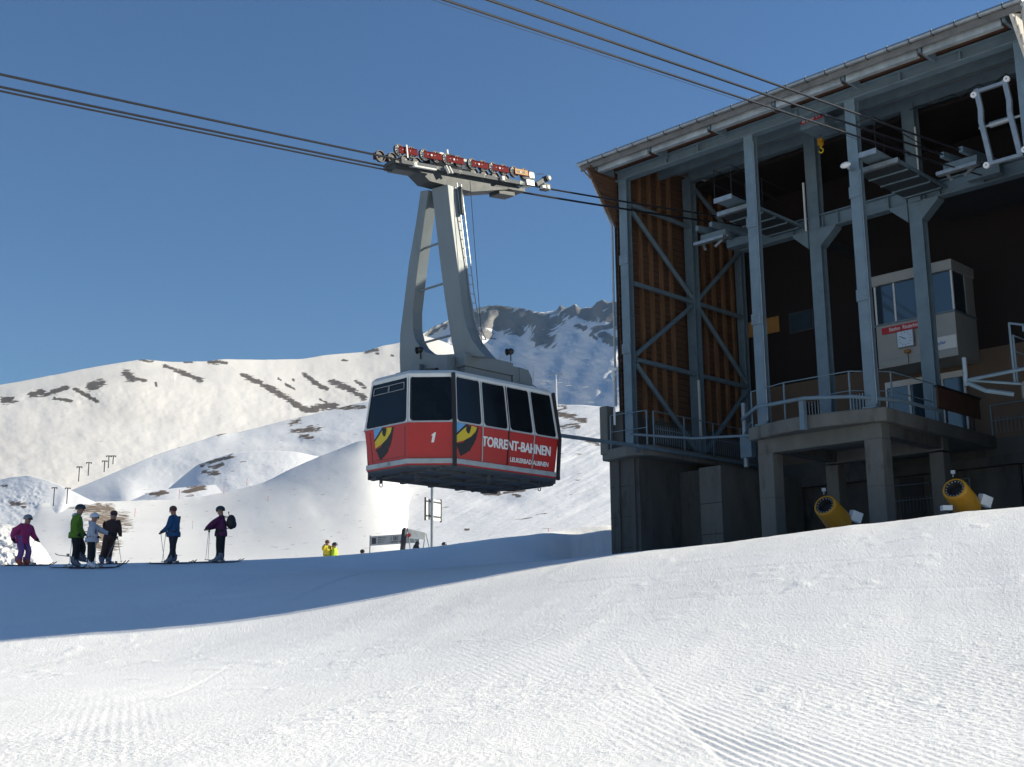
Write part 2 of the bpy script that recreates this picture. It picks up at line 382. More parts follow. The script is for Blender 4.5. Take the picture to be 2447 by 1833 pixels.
# older softer grooming elsewhere
g2a, g2b = gp(250, 1690), gp(225, 1815)
c2, _, _ = grooves(g2a, g2b, .105)
m2 = (1-sstep(40, 210, np.abs(PXg-(262-(PYg-1740)*.12))))*sstep(1650, 1700, PYg)*near
c3, _, _ = grooves(g1a, g1b, .11, .004)
m3 = (1-m1)*sstep(1420, 1500, PYg)*sstep(1000, 1150, PXg)*sstep(-.02, .2, fbm(X*.5+20, Y*.5+4, 3))*near
g4a, g4b = gp(1700, 1455), gp(2380, 1475)
c4, _, _ = grooves(g4a, g4b, .13)
m4 = (1-m1)*sstep(1500, 1700, PXg)*(1-sstep(1560, 1640, PYg))*sstep(1400, 1450, PYg)*near
c5, _, _ = grooves(gp(0, 1565), gp(60, 1585), .13)
m5 = (1-sstep(90, 190, PXg))*(1-sstep(30, 45, np.abs(PYg-1572)))*near
soft = .5+.5*sstep(-.25, .25, fbm(X*.4+9, Y*1.1+4, 3))
wide = sstep(1300, 1600, PXg)*sstep(1480, 1600, PYg)*(1-m1)*near*soft
h += c2*.0012*m2*soft+c3*.0022*np.maximum(m3*.6, wide)*(1-m1)+c4*.0028*m4*soft+c5*.002*m5+edge_line
crumb = crumb*(1-.75*m1*strips); lump = lump*(1-.8*m1)
# long windrows where a groomer passed, ski tracks
wind = .03*fbm(X*.06+Y*.10, (X*.55-Y*.2)*1.2, 3)*near
def track(p1, p2, wd, dep):
    d = np.array([p2[0]-p1[0], p2[1]-p1[1]]); L = np.linalg.norm(d); d /= L
    a = (X-p1[0])*d[0]+(Y-p1[1])*d[1]; q = (X-p1[0])*(-d[1])+(Y-p1[1])*d[0]+.05*np.sin(a*.6)
    k = sstep(-.3, .5, a)*(1-sstep(L-.5, L+.3, a))
    return (-np.exp(-(q/wd)**2)+.3*np.exp(-((q-wd*2)/wd)**2))*dep*k*.2
trk = track(gp(330, 1690), gp(560, 1590), .04, .02)+track(gp(420, 1722), gp(1000, 1726), .03, .014)+track(gp(60, 1620), gp(300, 1590), .05, .02)+track(gp(1690, 1690), gp(2360, 1770), .10, -.012)+track(gp(700, 1760), gp(1010, 1780), .03, .014)
for (x0, y0, x1, y1, wd, dp) in ((60, 1455, 900, 1395, .08, .16), (0, 1500, 560, 1425, .07, .12), (150, 1380, 760, 1360, .10, .16), (700, 1440, 1180, 1330, .07, .14), (300, 1490, 640, 1380, .06, .12), (1300, 1400, 2300, 1330, .06, .05), (1500, 1440, 2420, 1400, .05, .04), (820, 1690, 1350, 1500, .03, .03)):
    trk = trk+track(gp(x0, y0), gp(x1, y1), wd, dp)
Z = Z+np.where(near, (h+crumb+lump+trk+wind)*fadeR, 0)
# churned bank beside the station and a rough edge behind it
bank = np.exp(-(((PXg-1370)/90)**2+((PYg-1305)/26)**2))*near*(RR[:, None] > 30)*(RR[:, None] < 52)
Z = Z+bank*(-.55+.35*fbm(X*1.4, Y*1.4, 4))
gnd = grid_mesh('snow_ground', np.stack([X, Y, Z], -1).reshape(-1, 3), len(TH), len(RR), M['snow_near'], wrap=True)

# ---------------------------------------------------------------- far terrain
def interp(tab, x): tab = sorted(tab); return np.interp(x, [t[0] for t in tab], [t[1] for t in tab])
def blobs(px, py, L):
    """L: (x0,y0,x1,y1,r) capsules -> mask 0..1 (0.5 at the rim)"""
    m_ = np.zeros_like(px)
    for x0, y0, x1, y1, rad in L:
        dx, dy = x1-x0, y1-y0; t = np.clip(((px-x0)*dx+(py-y0)*dy)/max(dx*dx+dy*dy, 1e-6), 0, 1)
        d = np.hypot(px-x0-t*dx, (py-y0-t*dy)*1.25)
        m_ = np.maximum(m_, np.clip(1-.5*d/rad, 0, 1))
    return m_
LAYERS = {}
def layer(name, material, sky_, base, Dc, Db, x0, x1, nx, ny, nz=(.004, .02), rocks=(), tw=None, jag=0, power=1.0, relief=()):
    xs = np.linspace(x0, x1, nx); t = np.linspace(0, 1, ny)
    yc = interp(sky_, xs); _k = np.hanning(max(5, nx//60)*2+1); _k /= _k.sum(); yc = np.convolve(np.pad(yc, len(_k)//2, mode='edge'), _k, 'valid') if jag == 0 else yc; yc = yc+jag*fbm(xs*.05, xs*0, 4)*6+fbm(xs*.02+5, xs*0+3, 3)*1.5
    yb = interp(base, xs)
    def sm(a):
        k = max(3, nx//11); kr = np.hanning(2*k+1); kr /= kr.sum(); return np.convolve(np.pad(a, k, mode='edge'), kr, 'valid')
    dc = sm(interp(Dc, xs)); db = sm(interp(Db, xs)); yb = sm(yb)
    ycs = sm(yc)
    T = t[:, None]; PY = yb+(ycs-yb)*T+(yc-ycs)*T**18; PX = np.repeat(xs[None], ny, 0)
    s = T**power
    D = db+(dc-db)*s
    amp = np.sin(np.pi*np.clip(T, 0, 1))**.5
    D = D*(1+nz[0]*fbm(PX*nz[1]+7, PY*nz[1]*1.6, 5)*amp)
    for (rx, ry, rw, rh, ra) in relief: D = D*(1+ra*np.exp(-((PX-rx)/rw)**2-((PY-ry)/rh)**2)*amp)
    if tw is not None: D = D*(1+tw(PX, PY)*amp)
    hx = (PX-W_PX/2)/FPX; hy = (PY-H_PX/2)/FPX
    dxv = [Fv[k]+Rv[k]*hx-Uv[k]*hy for k in range(3)]
    Xw = EYE.x+dxv[0]/dxv[1]*D; Yw = EYE.y+D; Zw = EYE.z+dxv[2]/dxv[1]*D
    rock = blobs(PX, PY, rocks) if rocks else np.zeros_like(PX)
    # back side beyond the crest
    bk = []
    for f, dr in ((1.02, .01), (1.05, .05), (1.12, .2), (1.2, .45)):
        bk.append((Xw[-1]*f, Yw[-1]*f, Zw[-1]-(Zw[-1]+5)*dr))
    Xw = np.vstack([Xw]+[b[0][None] for b in bk]); Yw = np.vstack([Yw]+[b[1][None] for b in bk]); Zw = np.vstack([Zw]+[b[2][None] for b in bk])
    rock = np.vstack([rock]+[rock[-1:]]*len(bk))
    o = grid_mesh(name, np.stack([Xw, Yw, Zw], -1).reshape(-1, 3), nx, ny+len(bk), material, rock)
    LAYERS[name] = (xs, ycs, yb, dc, db, power)
    return o
def onlayer(name, px, py):
    xs, yc, yb, dc, db, pw = LAYERS[name]
    c = np.interp(px, xs, yc); b = np.interp(px, xs, yb); t = max(0, min(1, (py-b)/(c-b)))
    return at(px, py, float((np.interp(px, xs, db)+(np.interp(px, xs, dc)-np.interp(px, xs, db))*t**pw)))

# far peak (rocky, its right side turned from the sun)
layer('mountain', M['snow_peak'],
      [(900, 860), (960, 838), (1009, 797), (1040, 779), (1070, 767), (1100, 752), (1128, 741), (1161, 731), (1211, 732), (1262, 740), (1300, 745), (1330, 740), (1338, 727), (1352, 736), (1374, 727), (1386, 739), (1400, 735), (1414, 736), (1425, 724), (1439, 718), (1455, 724), (1475, 720), (1520, 735), (1700, 700), (2000, 760), (2700, 900)],
      [(900, 1080), (2700, 1080)], [(900, 2600), (1250, 2750), (1500, 2050), (2700, 1600)], [(900, 1900), (1230, 1800), (1300, 1350), (1500, 1050), (2700, 900)], 900, 2700, 700, 240, nz=(.02, .02), jag=.6,
      rocks=[(1020, 800, 1060, 778, 9), (1120, 765, 1240, 765, 28), (1240, 760, 1310, 775, 24), (1290, 800, 1300, 815, 20), (1180, 745, 1300, 760, 20), (1140, 790, 1170, 800, 14), (1200, 780, 1240, 785, 16), (1290, 770, 1330, 765, 18), (1285, 790, 1310, 815, 20), (1275, 812, 1295, 815, 10), (1336, 733, 1420, 748, 24), (1420, 728, 1480, 730, 22), (1345, 738, 1420, 762, 12), (1420, 742, 1475, 770, 22), (1380, 780, 1395, 783, 8), (1425, 790, 1470, 775, 11), (1440, 800, 1475, 822, 15), (1415, 800, 1425, 810, 6), (1500, 740, 1700, 800, 40)],
      tw=lambda px, py: .012*np.sin(px*.09+py*.05)+.03*np.tanh((1262+(py-860)*-.12-px)/14.))
# long pale ridge on the left
layer('mountain', M['snow_ridge'],
      [(-400, 1000), (0, 920), (113, 899), (194, 883), (253, 872), (300, 864), (335, 859), (407, 865), (497, 863), (533, 857), (597, 860), (723, 858), (787, 847), (873, 842), (904, 829), (954, 820), (1009, 800), (1060, 815), (1120, 850), (1250, 930), (1400, 1010)],
      [(-400, 1290), (0, 1270), (600, 1220), (1400, 1200)], [(-400, 1400), (0, 1550), (500, 1800), (1000, 2200), (1400, 2300)], [(-400, 600), (0, 640), (600, 900), (1400, 1000)], -400, 1400, 800, 260, nz=(.012, .009), power=1.25,
      rocks=[(10, 958, 30, 955, 11), (75, 945, 100, 938, 10), (110, 942, 160, 925, 7), (130, 952, 170, 958, 5), (180, 930, 230, 958, 6), (215, 925, 240, 915, 12), (300, 893, 315, 905, 11), (320, 905, 345, 908, 6), (335, 860, 365, 864, 4), (395, 875, 430, 890, 6), (430, 888, 480, 908, 8), (440, 865, 460, 866, 3), (500, 864, 540, 866, 6), (580, 897, 640, 925, 8), (640, 925, 725, 978, 9), (725, 980, 800, 970, 10), (728, 896, 752, 915, 7), (752, 915, 780, 930, 7), (682, 918, 705, 930, 3.5), (665, 905, 672, 909, 3), (795, 912, 830, 925, 9), (820, 920, 868, 950, 9), (850, 910, 872, 925, 5), (765, 955, 780, 962, 3), (820, 860, 828, 862, 4), (875, 838, 900, 836, 8), (935, 848, 940, 850, 3), (900, 845, 905, 846, 3), (372, 915, 374, 922, 3), (700, 907, 703, 910, 3)],
      relief=[(150, 925, 300, 22, -.02), (180, 985, 300, 40, .02), (600, 1010, 300, 60, .02)],
      tw=lambda px, py: .004*fbm((px-py*.6)*.016, (px+py)*.009, 4)-.010*np.exp(-((py-(940-px*.12))/14)**2)*(px < 420))
# middle hills
layer('snow_hill', M['snow_hill'],
      [(-400, 1200), (60, 1230), (150, 1180), (200, 1160), (235, 1146), (267, 1132), (330, 1105), (407, 1075), (450, 1062), (497, 1048), (520, 1037), (533, 1034), (560, 1036), (606, 1025), (660, 1010), (723, 996), (805, 976), (873, 960), (950, 953), (1100, 957), (1250, 963), (1313, 966), (1400, 968), (1460, 975), (1600, 990), (1900, 1050)],
      [(-400, 1345), (700, 1335), (900, 1320), (1460, 1300), (1900, 1290)], [(-400, 560), (200, 620), (530, 760), (900, 820), (1250, 620), (1400, 560), (1900, 430)], [(-400, 200), (600, 190), (1000, 120), (1460, 90), (1900, 90)], -400, 1900, 1000, 260, nz=(.018, .010), power=1.1,
      rocks=[(520, 1042, 540, 1032, 3.5), (695, 1012, 715, 1005, 6), (700, 1030, 760, 1025, 7), (720, 1040, 745, 1046, 6), (735, 1020, 745, 1018, 4), (800, 975, 870, 972, 5), (425, 1068, 440, 1062, 2.5), (1330, 970, 1350, 973, 5), (1330, 985, 1395, 1005, 8), (1335, 1020, 1380, 1018, 8), (1380, 1045, 1430, 1060, 5), (1160, 1178, 1190, 1180, 9), (1205, 1178, 1250, 1172, 5), (1225, 1180, 1240, 1185, 4), (1112, 1266, 1120, 1266, 3), (370, 1179, 385, 1178, 3)],
      relief=[(420, 1150, 90, 40, .05), (720, 1060, 60, 14, .02), (1180, 1200, 60, 16, .04), (1090, 1280, 60, 20, .05), (300, 1180, 40, 30, -.05)],
      tw=lambda px, py: .012*fbm((px+py*2.)*.03, py*.02, 4)*(px > 900))
# two rounded knolls in front of the middle hills
layer('snow_hill', M['snow_hill'],
      [(360, 1215), (400, 1170), (440, 1135), (470, 1112), (500, 1100), (550, 1084), (610, 1079), (660, 1077), (710, 1080), (760, 1091), (830, 1115), (900, 1150)],
      [(360, 1240), (900, 1240)], [(360, 520), (600, 500), (900, 480)], [(360, 370), (900, 330)], 360, 900, 360, 120, nz=(.010, .012),
      rocks=[(482, 1112, 520, 1098, 6), (515, 1102, 553, 1088, 7), (500, 1117, 530, 1110, 5), (490, 1131, 520, 1133, 7)])
layer('snow_hill', M['snow_hill'],
      [(280, 1225), (310, 1197), (350, 1181), (385, 1171), (420, 1166), (480, 1160), (540, 1157), (600, 1152), (650, 1146), (700, 1150), (760, 1180)],
      [(280, 1260), (760, 1240)], [(280, 430), (500, 440), (760, 460)], [(280, 330), (760, 340)], 280, 760, 320, 100, nz=(.008, .012),
      rocks=[(362, 1181, 396, 1177, 8), (446, 1176, 484, 1163, 9)], relief=[(350, 1195, 40, 14, .015)])
# bumpy hollow on the far left
layer('snow_hill', M['snow_hill'],
      [(-400, 1180), (-100, 1155), (0, 1147), (30, 1139), (68, 1136), (100, 1144), (140, 1158), (170, 1172), (200, 1188), (235, 1203), (262, 1215), (400, 1235)],
      [(-400, 1345), (400, 1345)], [(-400, 520), (60, 430), (200, 350), (400, 300)], [(-400, 200), (400, 130)], -400, 400, 420, 200, nz=(.012, .02),
      rocks=[(30, 1203, 55, 1206, 8), (5, 1162, 15, 1160, 3)],
      relief=[(150, 1290, 60, 30, .05)],
      tw=lambda px, py: .006*fbm(px*.10, py*.16, 3)*(1-sstep(90, 130, px))-.02*np.exp(-((px-(150+(1200-py)*.35))/14)**2))
# bright piste
layer('piste', M['snow_piste'],
      [(-400, 1260), (40, 1245), (70, 1225), (90, 1203), (150, 1200), (253, 1198), (389, 1195), (480, 1187), (542, 1175), (590, 1165), (633, 1152), (696, 1120), (730, 1105), (768, 1089), (800, 1077), (859, 1053), (900, 1050), (940, 1085), (972, 1151), (990, 1200), (1009, 1262), (1030, 1345)],
      [(-400, 1375), (500, 1375), (1030, 1360)], [(-400, 250), (90, 330), (400, 370), (860, 390), (940, 370), (972, 350), (1030, 300)], [(-400, 75), (500, 85), (900, 80), (1030, 78)], -400, 1030, 620, 220, nz=(.012, .006), power=1.15,
      rocks=[(205, 1214, 258, 1218, 16), (235, 1238, 285, 1244, 24), (232, 1258, 258, 1300, 24), (225, 1295, 255, 1320, 14), (165, 1213, 175, 1214, 3), (380, 1181, 400, 1179, 5), (450, 1172, 480, 1162, 6)],
      relief=[(640, 1240, 120, 60, -.04), (212, 1262, 45, 42, -.11), (420, 1215, 120, 20, .03)],
      tw=lambda px, py: .006*np.tanh((px-(745+(py-1160)*.25+20*np.sin(py*.02)))/18)*sstep(1140, 1190, py))
# ploughed snow pile on the left
layer('snow_pile', M['snow_piste'],
      [(-400, 1250), (-100, 1240), (0, 1249), (25, 1254), (45, 1264), (70, 1278), (90, 1292), (110, 1315), (127, 1345), (140, 1375)],
      [(-400, 1400), (140, 1395)], [(-400, 56), (140, 53)], [(-400, 48), (140, 49)], -400, 140, 260, 130, nz=(.006, .05), tw=lambda px, py: .003*fbm(px*.12, py*.12, 4))

# ---------------------------------------------------------------- station
S = empty('cable_car_station', ST(0, 0, 0), 'large grey steel and timber cable car station open at the front, on concrete pillars', 'station', RZ)
def spart(mb, name, mt, parent=None, **k): return mb.build(name, mt, parent or S, **k)
# concrete base
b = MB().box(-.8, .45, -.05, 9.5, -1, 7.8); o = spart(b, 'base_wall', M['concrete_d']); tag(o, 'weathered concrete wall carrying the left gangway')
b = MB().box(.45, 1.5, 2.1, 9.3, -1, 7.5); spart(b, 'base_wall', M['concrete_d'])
b = MB().box(1.5, 2.35, 1.75, 6.6, -1, 7.5); spart(b, 'pilaster', M['concrete'])
b = MB().box(-.55, -.35, -.12, -.05, -1, 7.8).box(.12, .3, -.12, -.05, -1, 7.8); spart(b, 'shutter_rib', M['concrete_d'])
for (u0, u1, v0, v1) in ((4.98, 5.5, -.05, .5), (8.48, 9.02, -.05, .5), (5.1, 5.55, 3.55, 4.0), (8.6, 9.05, 3.55, 4.0)):
    spart(MB().box(u0, u1, v0, v1, -1, 7.35), 'concrete_column', M['concrete'], bevel=.03)
for (u0, u1, v0) in ((4.98, 5.5, -.05), (8.48, 9.02, -.05)):
    spart(MB().box(u0-.004, u1+.004, v0-.004, .504, 6.02, 6.035), 'pour_joint', M['concrete_d'])
for z in (4.9, 5.9, 6.9): spart(MB().box(-.806, .456, -.056, -.049, z, z+.02), 'pour_joint', M['black'])
for z in (5.3, 6.3): spart(MB().box(1.494, 2.356, 1.744, 1.76, z, z+.02), 'pour_joint', M['black'])
def curve_front(u0, u1, v, dep, n=10):
    return [(u0+(u1-u0)*i/n, v-dep*math.sin(math.pi*i/n)) for i in range(n+1)]
poly = curve_front(4.72, 9.25, -.1, .5)+[(9.25, 6.9), (4.72, 6.9)]
spart(MB().prism(poly, 7.78, 8.18, 'z'), 'platform_slab', M['concrete'], bevel=.04)
spart(MB().box(4.98, 9.02, .0, .45, 7.35, 7.78), 'platform_beam', M['concrete'])
spart(MB().box(5.1, 9.05, 3.6, 3.95, 7.4, 7.78), 'platform_beam', M['concrete'])
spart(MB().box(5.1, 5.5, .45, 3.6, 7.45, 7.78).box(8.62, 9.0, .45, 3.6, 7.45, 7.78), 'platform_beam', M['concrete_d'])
poly = [(-.95, -.25), (0.3, -.5), (.85, -.3), (1.05, .2), (1.05, 6.9), (-.95, 6.9)]
spart(MB().prism(poly, 7.8, 8.15, 'z'), 'gangway_slab', M['concrete'], bevel=.04)
spart(MB().box(-.95, -.62, -.33, .1, 8.0, 9.62), 'parapet', M['concrete'], bevel=.02)
spart(MB().box(-.60, -.18, -.05, 6.9, 8.15, 9.42), 'parapet', M['concrete_d'])
poly = [(13.0, -.1), (13.2, -.55), (14.3, -.65), (14.3, 6.9), (13.0, 6.9)]
spart(MB().prism(poly, 7.8, 8.18, 'z'), 'gangway_slab', M['concrete'], bevel=.04)
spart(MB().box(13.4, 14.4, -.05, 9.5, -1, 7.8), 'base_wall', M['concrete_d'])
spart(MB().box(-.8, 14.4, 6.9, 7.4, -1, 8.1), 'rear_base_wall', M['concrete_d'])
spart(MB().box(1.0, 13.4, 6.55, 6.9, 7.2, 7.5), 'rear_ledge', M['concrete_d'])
spart(MB().box(9.3, 13.3, 6.5, 6.88, 5.2, 5.45), 'rear_ledge', M['steel_d'])
for u in (9.9, 10.9, 11.9, 12.8): spart(MB().box(u, u+.06, 6.8, 6.88, 5.5, 7.2), 'shutter_rib', M['black'])
spart(MB().box(5.9, 6.7, 6.84, 6.89, 5.4, 7.15), 'door_opening', M['black'])
# steel columns
def hcol(u, v, z0, z1, w=.33, name='steel_column', d=.25):
    mb = MB().ibeam((u, v, z0), (u, v, z1), w, d, .03, up=(0, 1, 0))
    mb.box(u-w/2-.03, u+w/2+.03, v-.25, v+.25, z0, z0+.04)
    return spart(mb, name, M['steel'])
for u in (.12, 5.25, 8.8, 13.85): hcol(u, .02, 8.18, 17.42)
for u in (5.25, 8.8): hcol(u, 3.72, 8.18, 18.5, .42, d=.34)
for u in (.12, 13.85):
    hcol(u, 3.72, 8.18, 18.5, .36, d=.34); hcol(u, 6.75, 8.18, 18.9, .3)
for u in (.12, 5.25, 8.8):
    for z in (11.3, 14.4): spart(MB().box(u-.185, u+.185, -.145, -.10, z, z+.34), 'splice_plate', M['steel'])
    for z in (11.35, 11.45, 11.5, 11.58, 14.45, 14.55, 14.6, 14.68):
        spart(MB().box(u-.13, u-.10, -.16, -.145, z, z+.03), 'bolt', M['galv']); spart(MB().box(u+.10, u+.13, -.16, -.145, z, z+.03), 'bolt', M['galv'])
spart(MB().tube([(9.0, -.12, 8.3), (9.0, -.12, 15.2)], .018, 6), 'conduit', M['galv'])
spart(MB().tube([(5.45, -.12, 8.3), (5.45, -.12, 17.2)], .018, 6), 'conduit', M['galv'])
spart(MB().box(.34, .42, 3.45, 3.5, 8.9, 10.9), 'cable_duct', M['whitep'])
spart(MB().box(4.98, 5.04, 3.42, 3.46, 15.2, 16.9), 'lamp_strip', M['signwhite'])
spart(MB().box(9.05, 9.1, 3.42, 3.46, 16.0, 17.6), 'lamp_strip', M['signwhite'])
# front top beam and beams behind
spart(MB().ibeam((-.15, 0, 17.60), (14.1, 0, 17.60), .32, .36, .035), 'front_beam', M['steel'])
for u in (2.0, 3.3, 7.0, 10.4, 12.2): spart(MB().box(u, u+.05, -.14, .14, 17.45, 17.75), 'stiffener', M['steel'])
spart(MB().box(.2, 13.8, 3.6, 3.85, 18.35, 18.85), 'ceiling_beam', M['steel'])
spart(MB().box(.2, 13.8, 1.8, 1.95, 17.95, 18.25), 'ceiling_beam', M['steel'])
# rear crossbeam with stiffeners and brackets
spart(MB().ibeam((2.3, 3.72, 15.45), (13.6, 3.72, 15.45), .34, .5, .035), 'cross_beam', M['steel'])
for u in (4.4, 4.95, 5.55, 6.1, 7.0, 7.9, 8.5, 9.1, 9.6, 11.0): spart(MB().box(u, u+.03, 3.56, 3.88, 15.22, 15.68), 'stiffener', M['steel'])
for c in (5.25, 8.8):
    for s in (-1, 1):
        p = [(c+s*.23, 15.2), (c+s*.8, 15.2), (c+s*.8, 15.12), (c+s*.23, 14.6)]
        if s < 0: p = p[::-1]
        spart(MB().prism(p, 3.5, 3.9, 'y'), 'bracket', M['steel'])
spart(MB().box(4.7, 5.0, 3.9, 6.9, 15.1, 15.3).box(8.3, 13.6, 3.9, 6.9, 15.5, 15.6), 'ceiling_panel', M['steel_d'])
# wind bracing in the left wall
def brace(p, q, w=.17): spart(MB().tube([(.2, p[0], p[1]), (.2, q[0], q[1])], w/2, 8), 'brace', M['steel'], smooth=True)
for z in (16.6, 13.8, 11.15): brace((.25, z), (3.5, z)); brace((3.9, z), (6.7, z))
brace((.25, 16.4), (3.55, 13.95)); brace((3.55, 13.65), (.25, 11.3)); brace((.25, 11.0), (3.5, 8.4))
brace((3.9, 18.2), (6.7, 16.7)); brace((3.9, 13.95), (6.7, 16.4)); brace((3.9, 13.65), (6.7, 11.3)); brace((6.7, 11.0), (3.9, 8.4))
# left wall: boards, battens, cheek under the eave
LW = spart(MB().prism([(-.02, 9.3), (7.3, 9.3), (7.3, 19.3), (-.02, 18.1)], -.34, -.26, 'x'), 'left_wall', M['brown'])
rn = random.Random(3)
zz = 9.32; k = 0
bm0 = MB().box(-.26, -.225, 0, 7.0, 0, .19).build('board', M['board'], LW); bm0.location = (0, 0, zz)
while zz < 18.45:
    zz += .215
    v0 = 0
    c = inst(bm0, LW, (rn.uniform(-.008, .008), 0, zz))
ba0 = MB().box(-.225, -.12, -.07, .07, 9.3, 18.5).build('batten', M['batten'], LW)
ba0.location = (0, .55, 0)
for v in (1.15, 1.72, 2.28, 2.85, 4.25, 4.82, 5.4, 6.0, 6.6): inst(ba0, LW, (0, v, 0))
p = [(-.02, 15.85), (0, 18.1), (-1.45, 17.62)]
spart(MB().prism(p, -.34, -.26, 'x'), 'wall_cheek', M['board'])
for i in range(8):
    z0 = 16.0+i*.22; v_ = -.02-(z0-15.85)*.78
    if v_ > -1.35: spart(MB().box(-.26, -.235, v_, -.005, z0, z0+.2), 'board', M['board'])
# right wall, shingled outside
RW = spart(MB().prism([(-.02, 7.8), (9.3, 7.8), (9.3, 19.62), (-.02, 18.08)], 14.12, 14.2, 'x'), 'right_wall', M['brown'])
spart(MB().prism([(-.02, 15.85), (0, 18.1), (-1.3, 17.62)], 14.12, 14.2, 'x'), 'wall_cheek', M['shingle'])
sh0 = MB().box(0, .03, 0, .30, 0, .24).build('shingle', M['shingle'], RW); sh0.location = (14.2, .02, 17.5)
for i in range(14):
    for j in range(9):
        z0 = 17.75-i*.2; v0 = -1.2+j*.31+(.15 if i % 2 else 0)
        lim = -1.45+max(0, (17.62-z0)*.82)
        if v0 > lim and z0+.24 < 17.62+.3*(v0+1.4): inst(sh0, RW, (14.2+.004*rn.random(), v0, z0), (0, R(4), 0))
# roof
sl_ = .165
def roofz(v): return 17.92+sl_*(v+1.25)
p = [(-1.25, roofz(-1.25)), (10.5, roofz(10.5)), (10.5, roofz(10.5)+.12), (-1.25, roofz(-1.25)+.1)]
ROOF = spart(MB().prism(p, -.75, 14.45, 'x'), 'roof', M['roofsh'])
gt = MB().tube([(-.8, -1.33, 17.9), (14.5, -1.33, 17.9)], .07, 10).build('gutter', M['galv'], ROOF, smooth=True)
g0 = MB().box(-.01, .01, -1.406, -1.24, 17.824, 17.975).build('gutter_bracket', M['steel_d'], ROOF); g0.location = (-.3, 0, 0)
u = .35
while u < 14.4: inst(g0, ROOF, (u, 0, 0)); u += .65
MB().tube([(-.8, -1.25, 17.85), (-.55, -.9, 17.4), (-.42, -.05, 15.9), (-.42, -.1, 9.6)], .04, 8).build('downpipe', M['galv'], ROOF, smooth=True)
MB().tube([(14.45, -1.25, 17.85), (14.35, -.9, 17.3), (14.3, -.1, 15.9), (14.3, -.1, 8)], .05, 8).build('downpipe', M['galv'], ROOF, smooth=True)
MB().box(-.75, 14.45, -1.24, -1.2, 17.66, 17.92).build('fascia_board', M['fasciab'], ROOF)
MB().box(-.75, 14.45, -1.2, .3, 17.86, 17.9).build('soffit', M['soffit'], ROOF)
js = [-.2, 2.12, 4.5, 6.86, 9.2, 11.55, 13.9]
for i in range(6):
    MB().box(js[i]+.07, js[i+1]-.10, -1.07, -1.0, 17.52, 17.78).box(js[i]+.07, js[i+1]-.1, -1.0, -.9, 17.52, 17.55).build('fascia_panel', M['panel'], ROOF)
for j in js: MB().box(j-.05, j+.03, -1.1, -.16, 17.6, 17.86).build('cantilever', M['steel'], ROOF)
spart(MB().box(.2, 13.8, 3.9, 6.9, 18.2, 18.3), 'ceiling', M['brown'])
# loose cable under the ceiling
pts = [(8.9+i*.28, 3.55, 18.25+.10*math.sin(i*1.9)+.06*math.sin(i*4.1)) for i in range(17)]
spart(MB().tube(pts, .018, 5), 'festoon_cable', M['black'])
# rear wall
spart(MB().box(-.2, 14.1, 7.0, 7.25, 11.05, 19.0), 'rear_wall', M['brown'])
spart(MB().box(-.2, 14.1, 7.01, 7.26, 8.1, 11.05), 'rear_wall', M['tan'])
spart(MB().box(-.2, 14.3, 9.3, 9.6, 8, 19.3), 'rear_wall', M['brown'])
spart(MB().box(.15, 1.56, 6.95, 6.99, 13.07, 13.66), 'hatch_board', M['orange'])
w_ = spart(MB().box(2.0, 3.0, 6.94, 6.99, 12.88, 13.64), 'window', M['steel_d']); MB().box(2.06, 2.94, 6.92, 6.938, 12.94, 13.58).build('pane', M['glassb'], w_)
# glazed doors
dr = spart(MB().box(5.6, 8.4, 6.9, 7.0, 10.27, 10.47).box(5.6, 5.66, 6.9, 7.0, 8.18, 10.27).box(6.42, 6.5, 6.9, 7.0, 8.18, 10.27).box(7.24, 7.30, 6.9, 7.0, 8.18, 10.27).box(8.34, 8.4, 6.9, 7.0, 8.18, 10.27).box(7.60, 7.66, 6.9, 7.0, 8.18, 10.27), 'glazed_door', M['signwhite'])
for a, c in ((5.66, 6.42), (6.5, 7.24), (7.30, 7.60), (7.66, 8.34)): MB().box(a, c, 6.94, 6.96, 8.2, 10.27).build('pane', M['glassb'], dr)
# barred windows in the tan wall
for u in (2.2, 4.2):
    wn = spart(MB().box(u, u+.85, 6.95, 7.0, 9.3, 10.25), 'window', M['glass'])
    for i in range(7): MB().box(u+.06+i*.12, u+.08+i*.12, 6.9, 6.93, 9.3, 10.25).build('bar', M['whitep'], wn)
# control room hanging out over the platform
CRm = spart(MB().box(6.2, 8.92, 5.45, 6.98, 10.62, 12.08).box(6.15, 8.97, 5.38, 6.99, 13.42, 13.75).box(6.2, 8.92, 6.5, 6.98, 12.08, 13.42).box(8.80, 8.92, 6.35, 6.5, 12.08, 13.42), 'control_room', M['white'])
MB().box(6.17, 8.95, 5.41, 5.45, 12.04, 12.10).box(8.92, 8.95, 5.45, 6.98, 12.04, 12.10).build('sill', M['steel'], CRm)
for u in (6.2, 6.88, 7.86, 8.86): MB().box(u, u+.06, 5.47, 5.53, 12.08, 13.42).build('mullion', M['signwhite'], CRm)
for u0, u1 in ((6.26, 6.88), (6.94, 7.86), (7.92, 8.86)): MB().box(u0, u1, 5.49, 5.51, 12.08, 13.42).build('pane', M['glassb'], CRm)
MB().box(8.88, 8.90, 5.53, 6.35, 12.08, 13.42).build('pane', M['glassb'], CRm)
MB().box(6.2, 8.92, 5.44, 5.448, 10.86, 10.872).build('seam', M['grey'], CRm)
MB().box(8.0, 8.9, 5.44, 5.45, 10.88, 11.3).build('lower_panel', M['signwhite'], CRm)

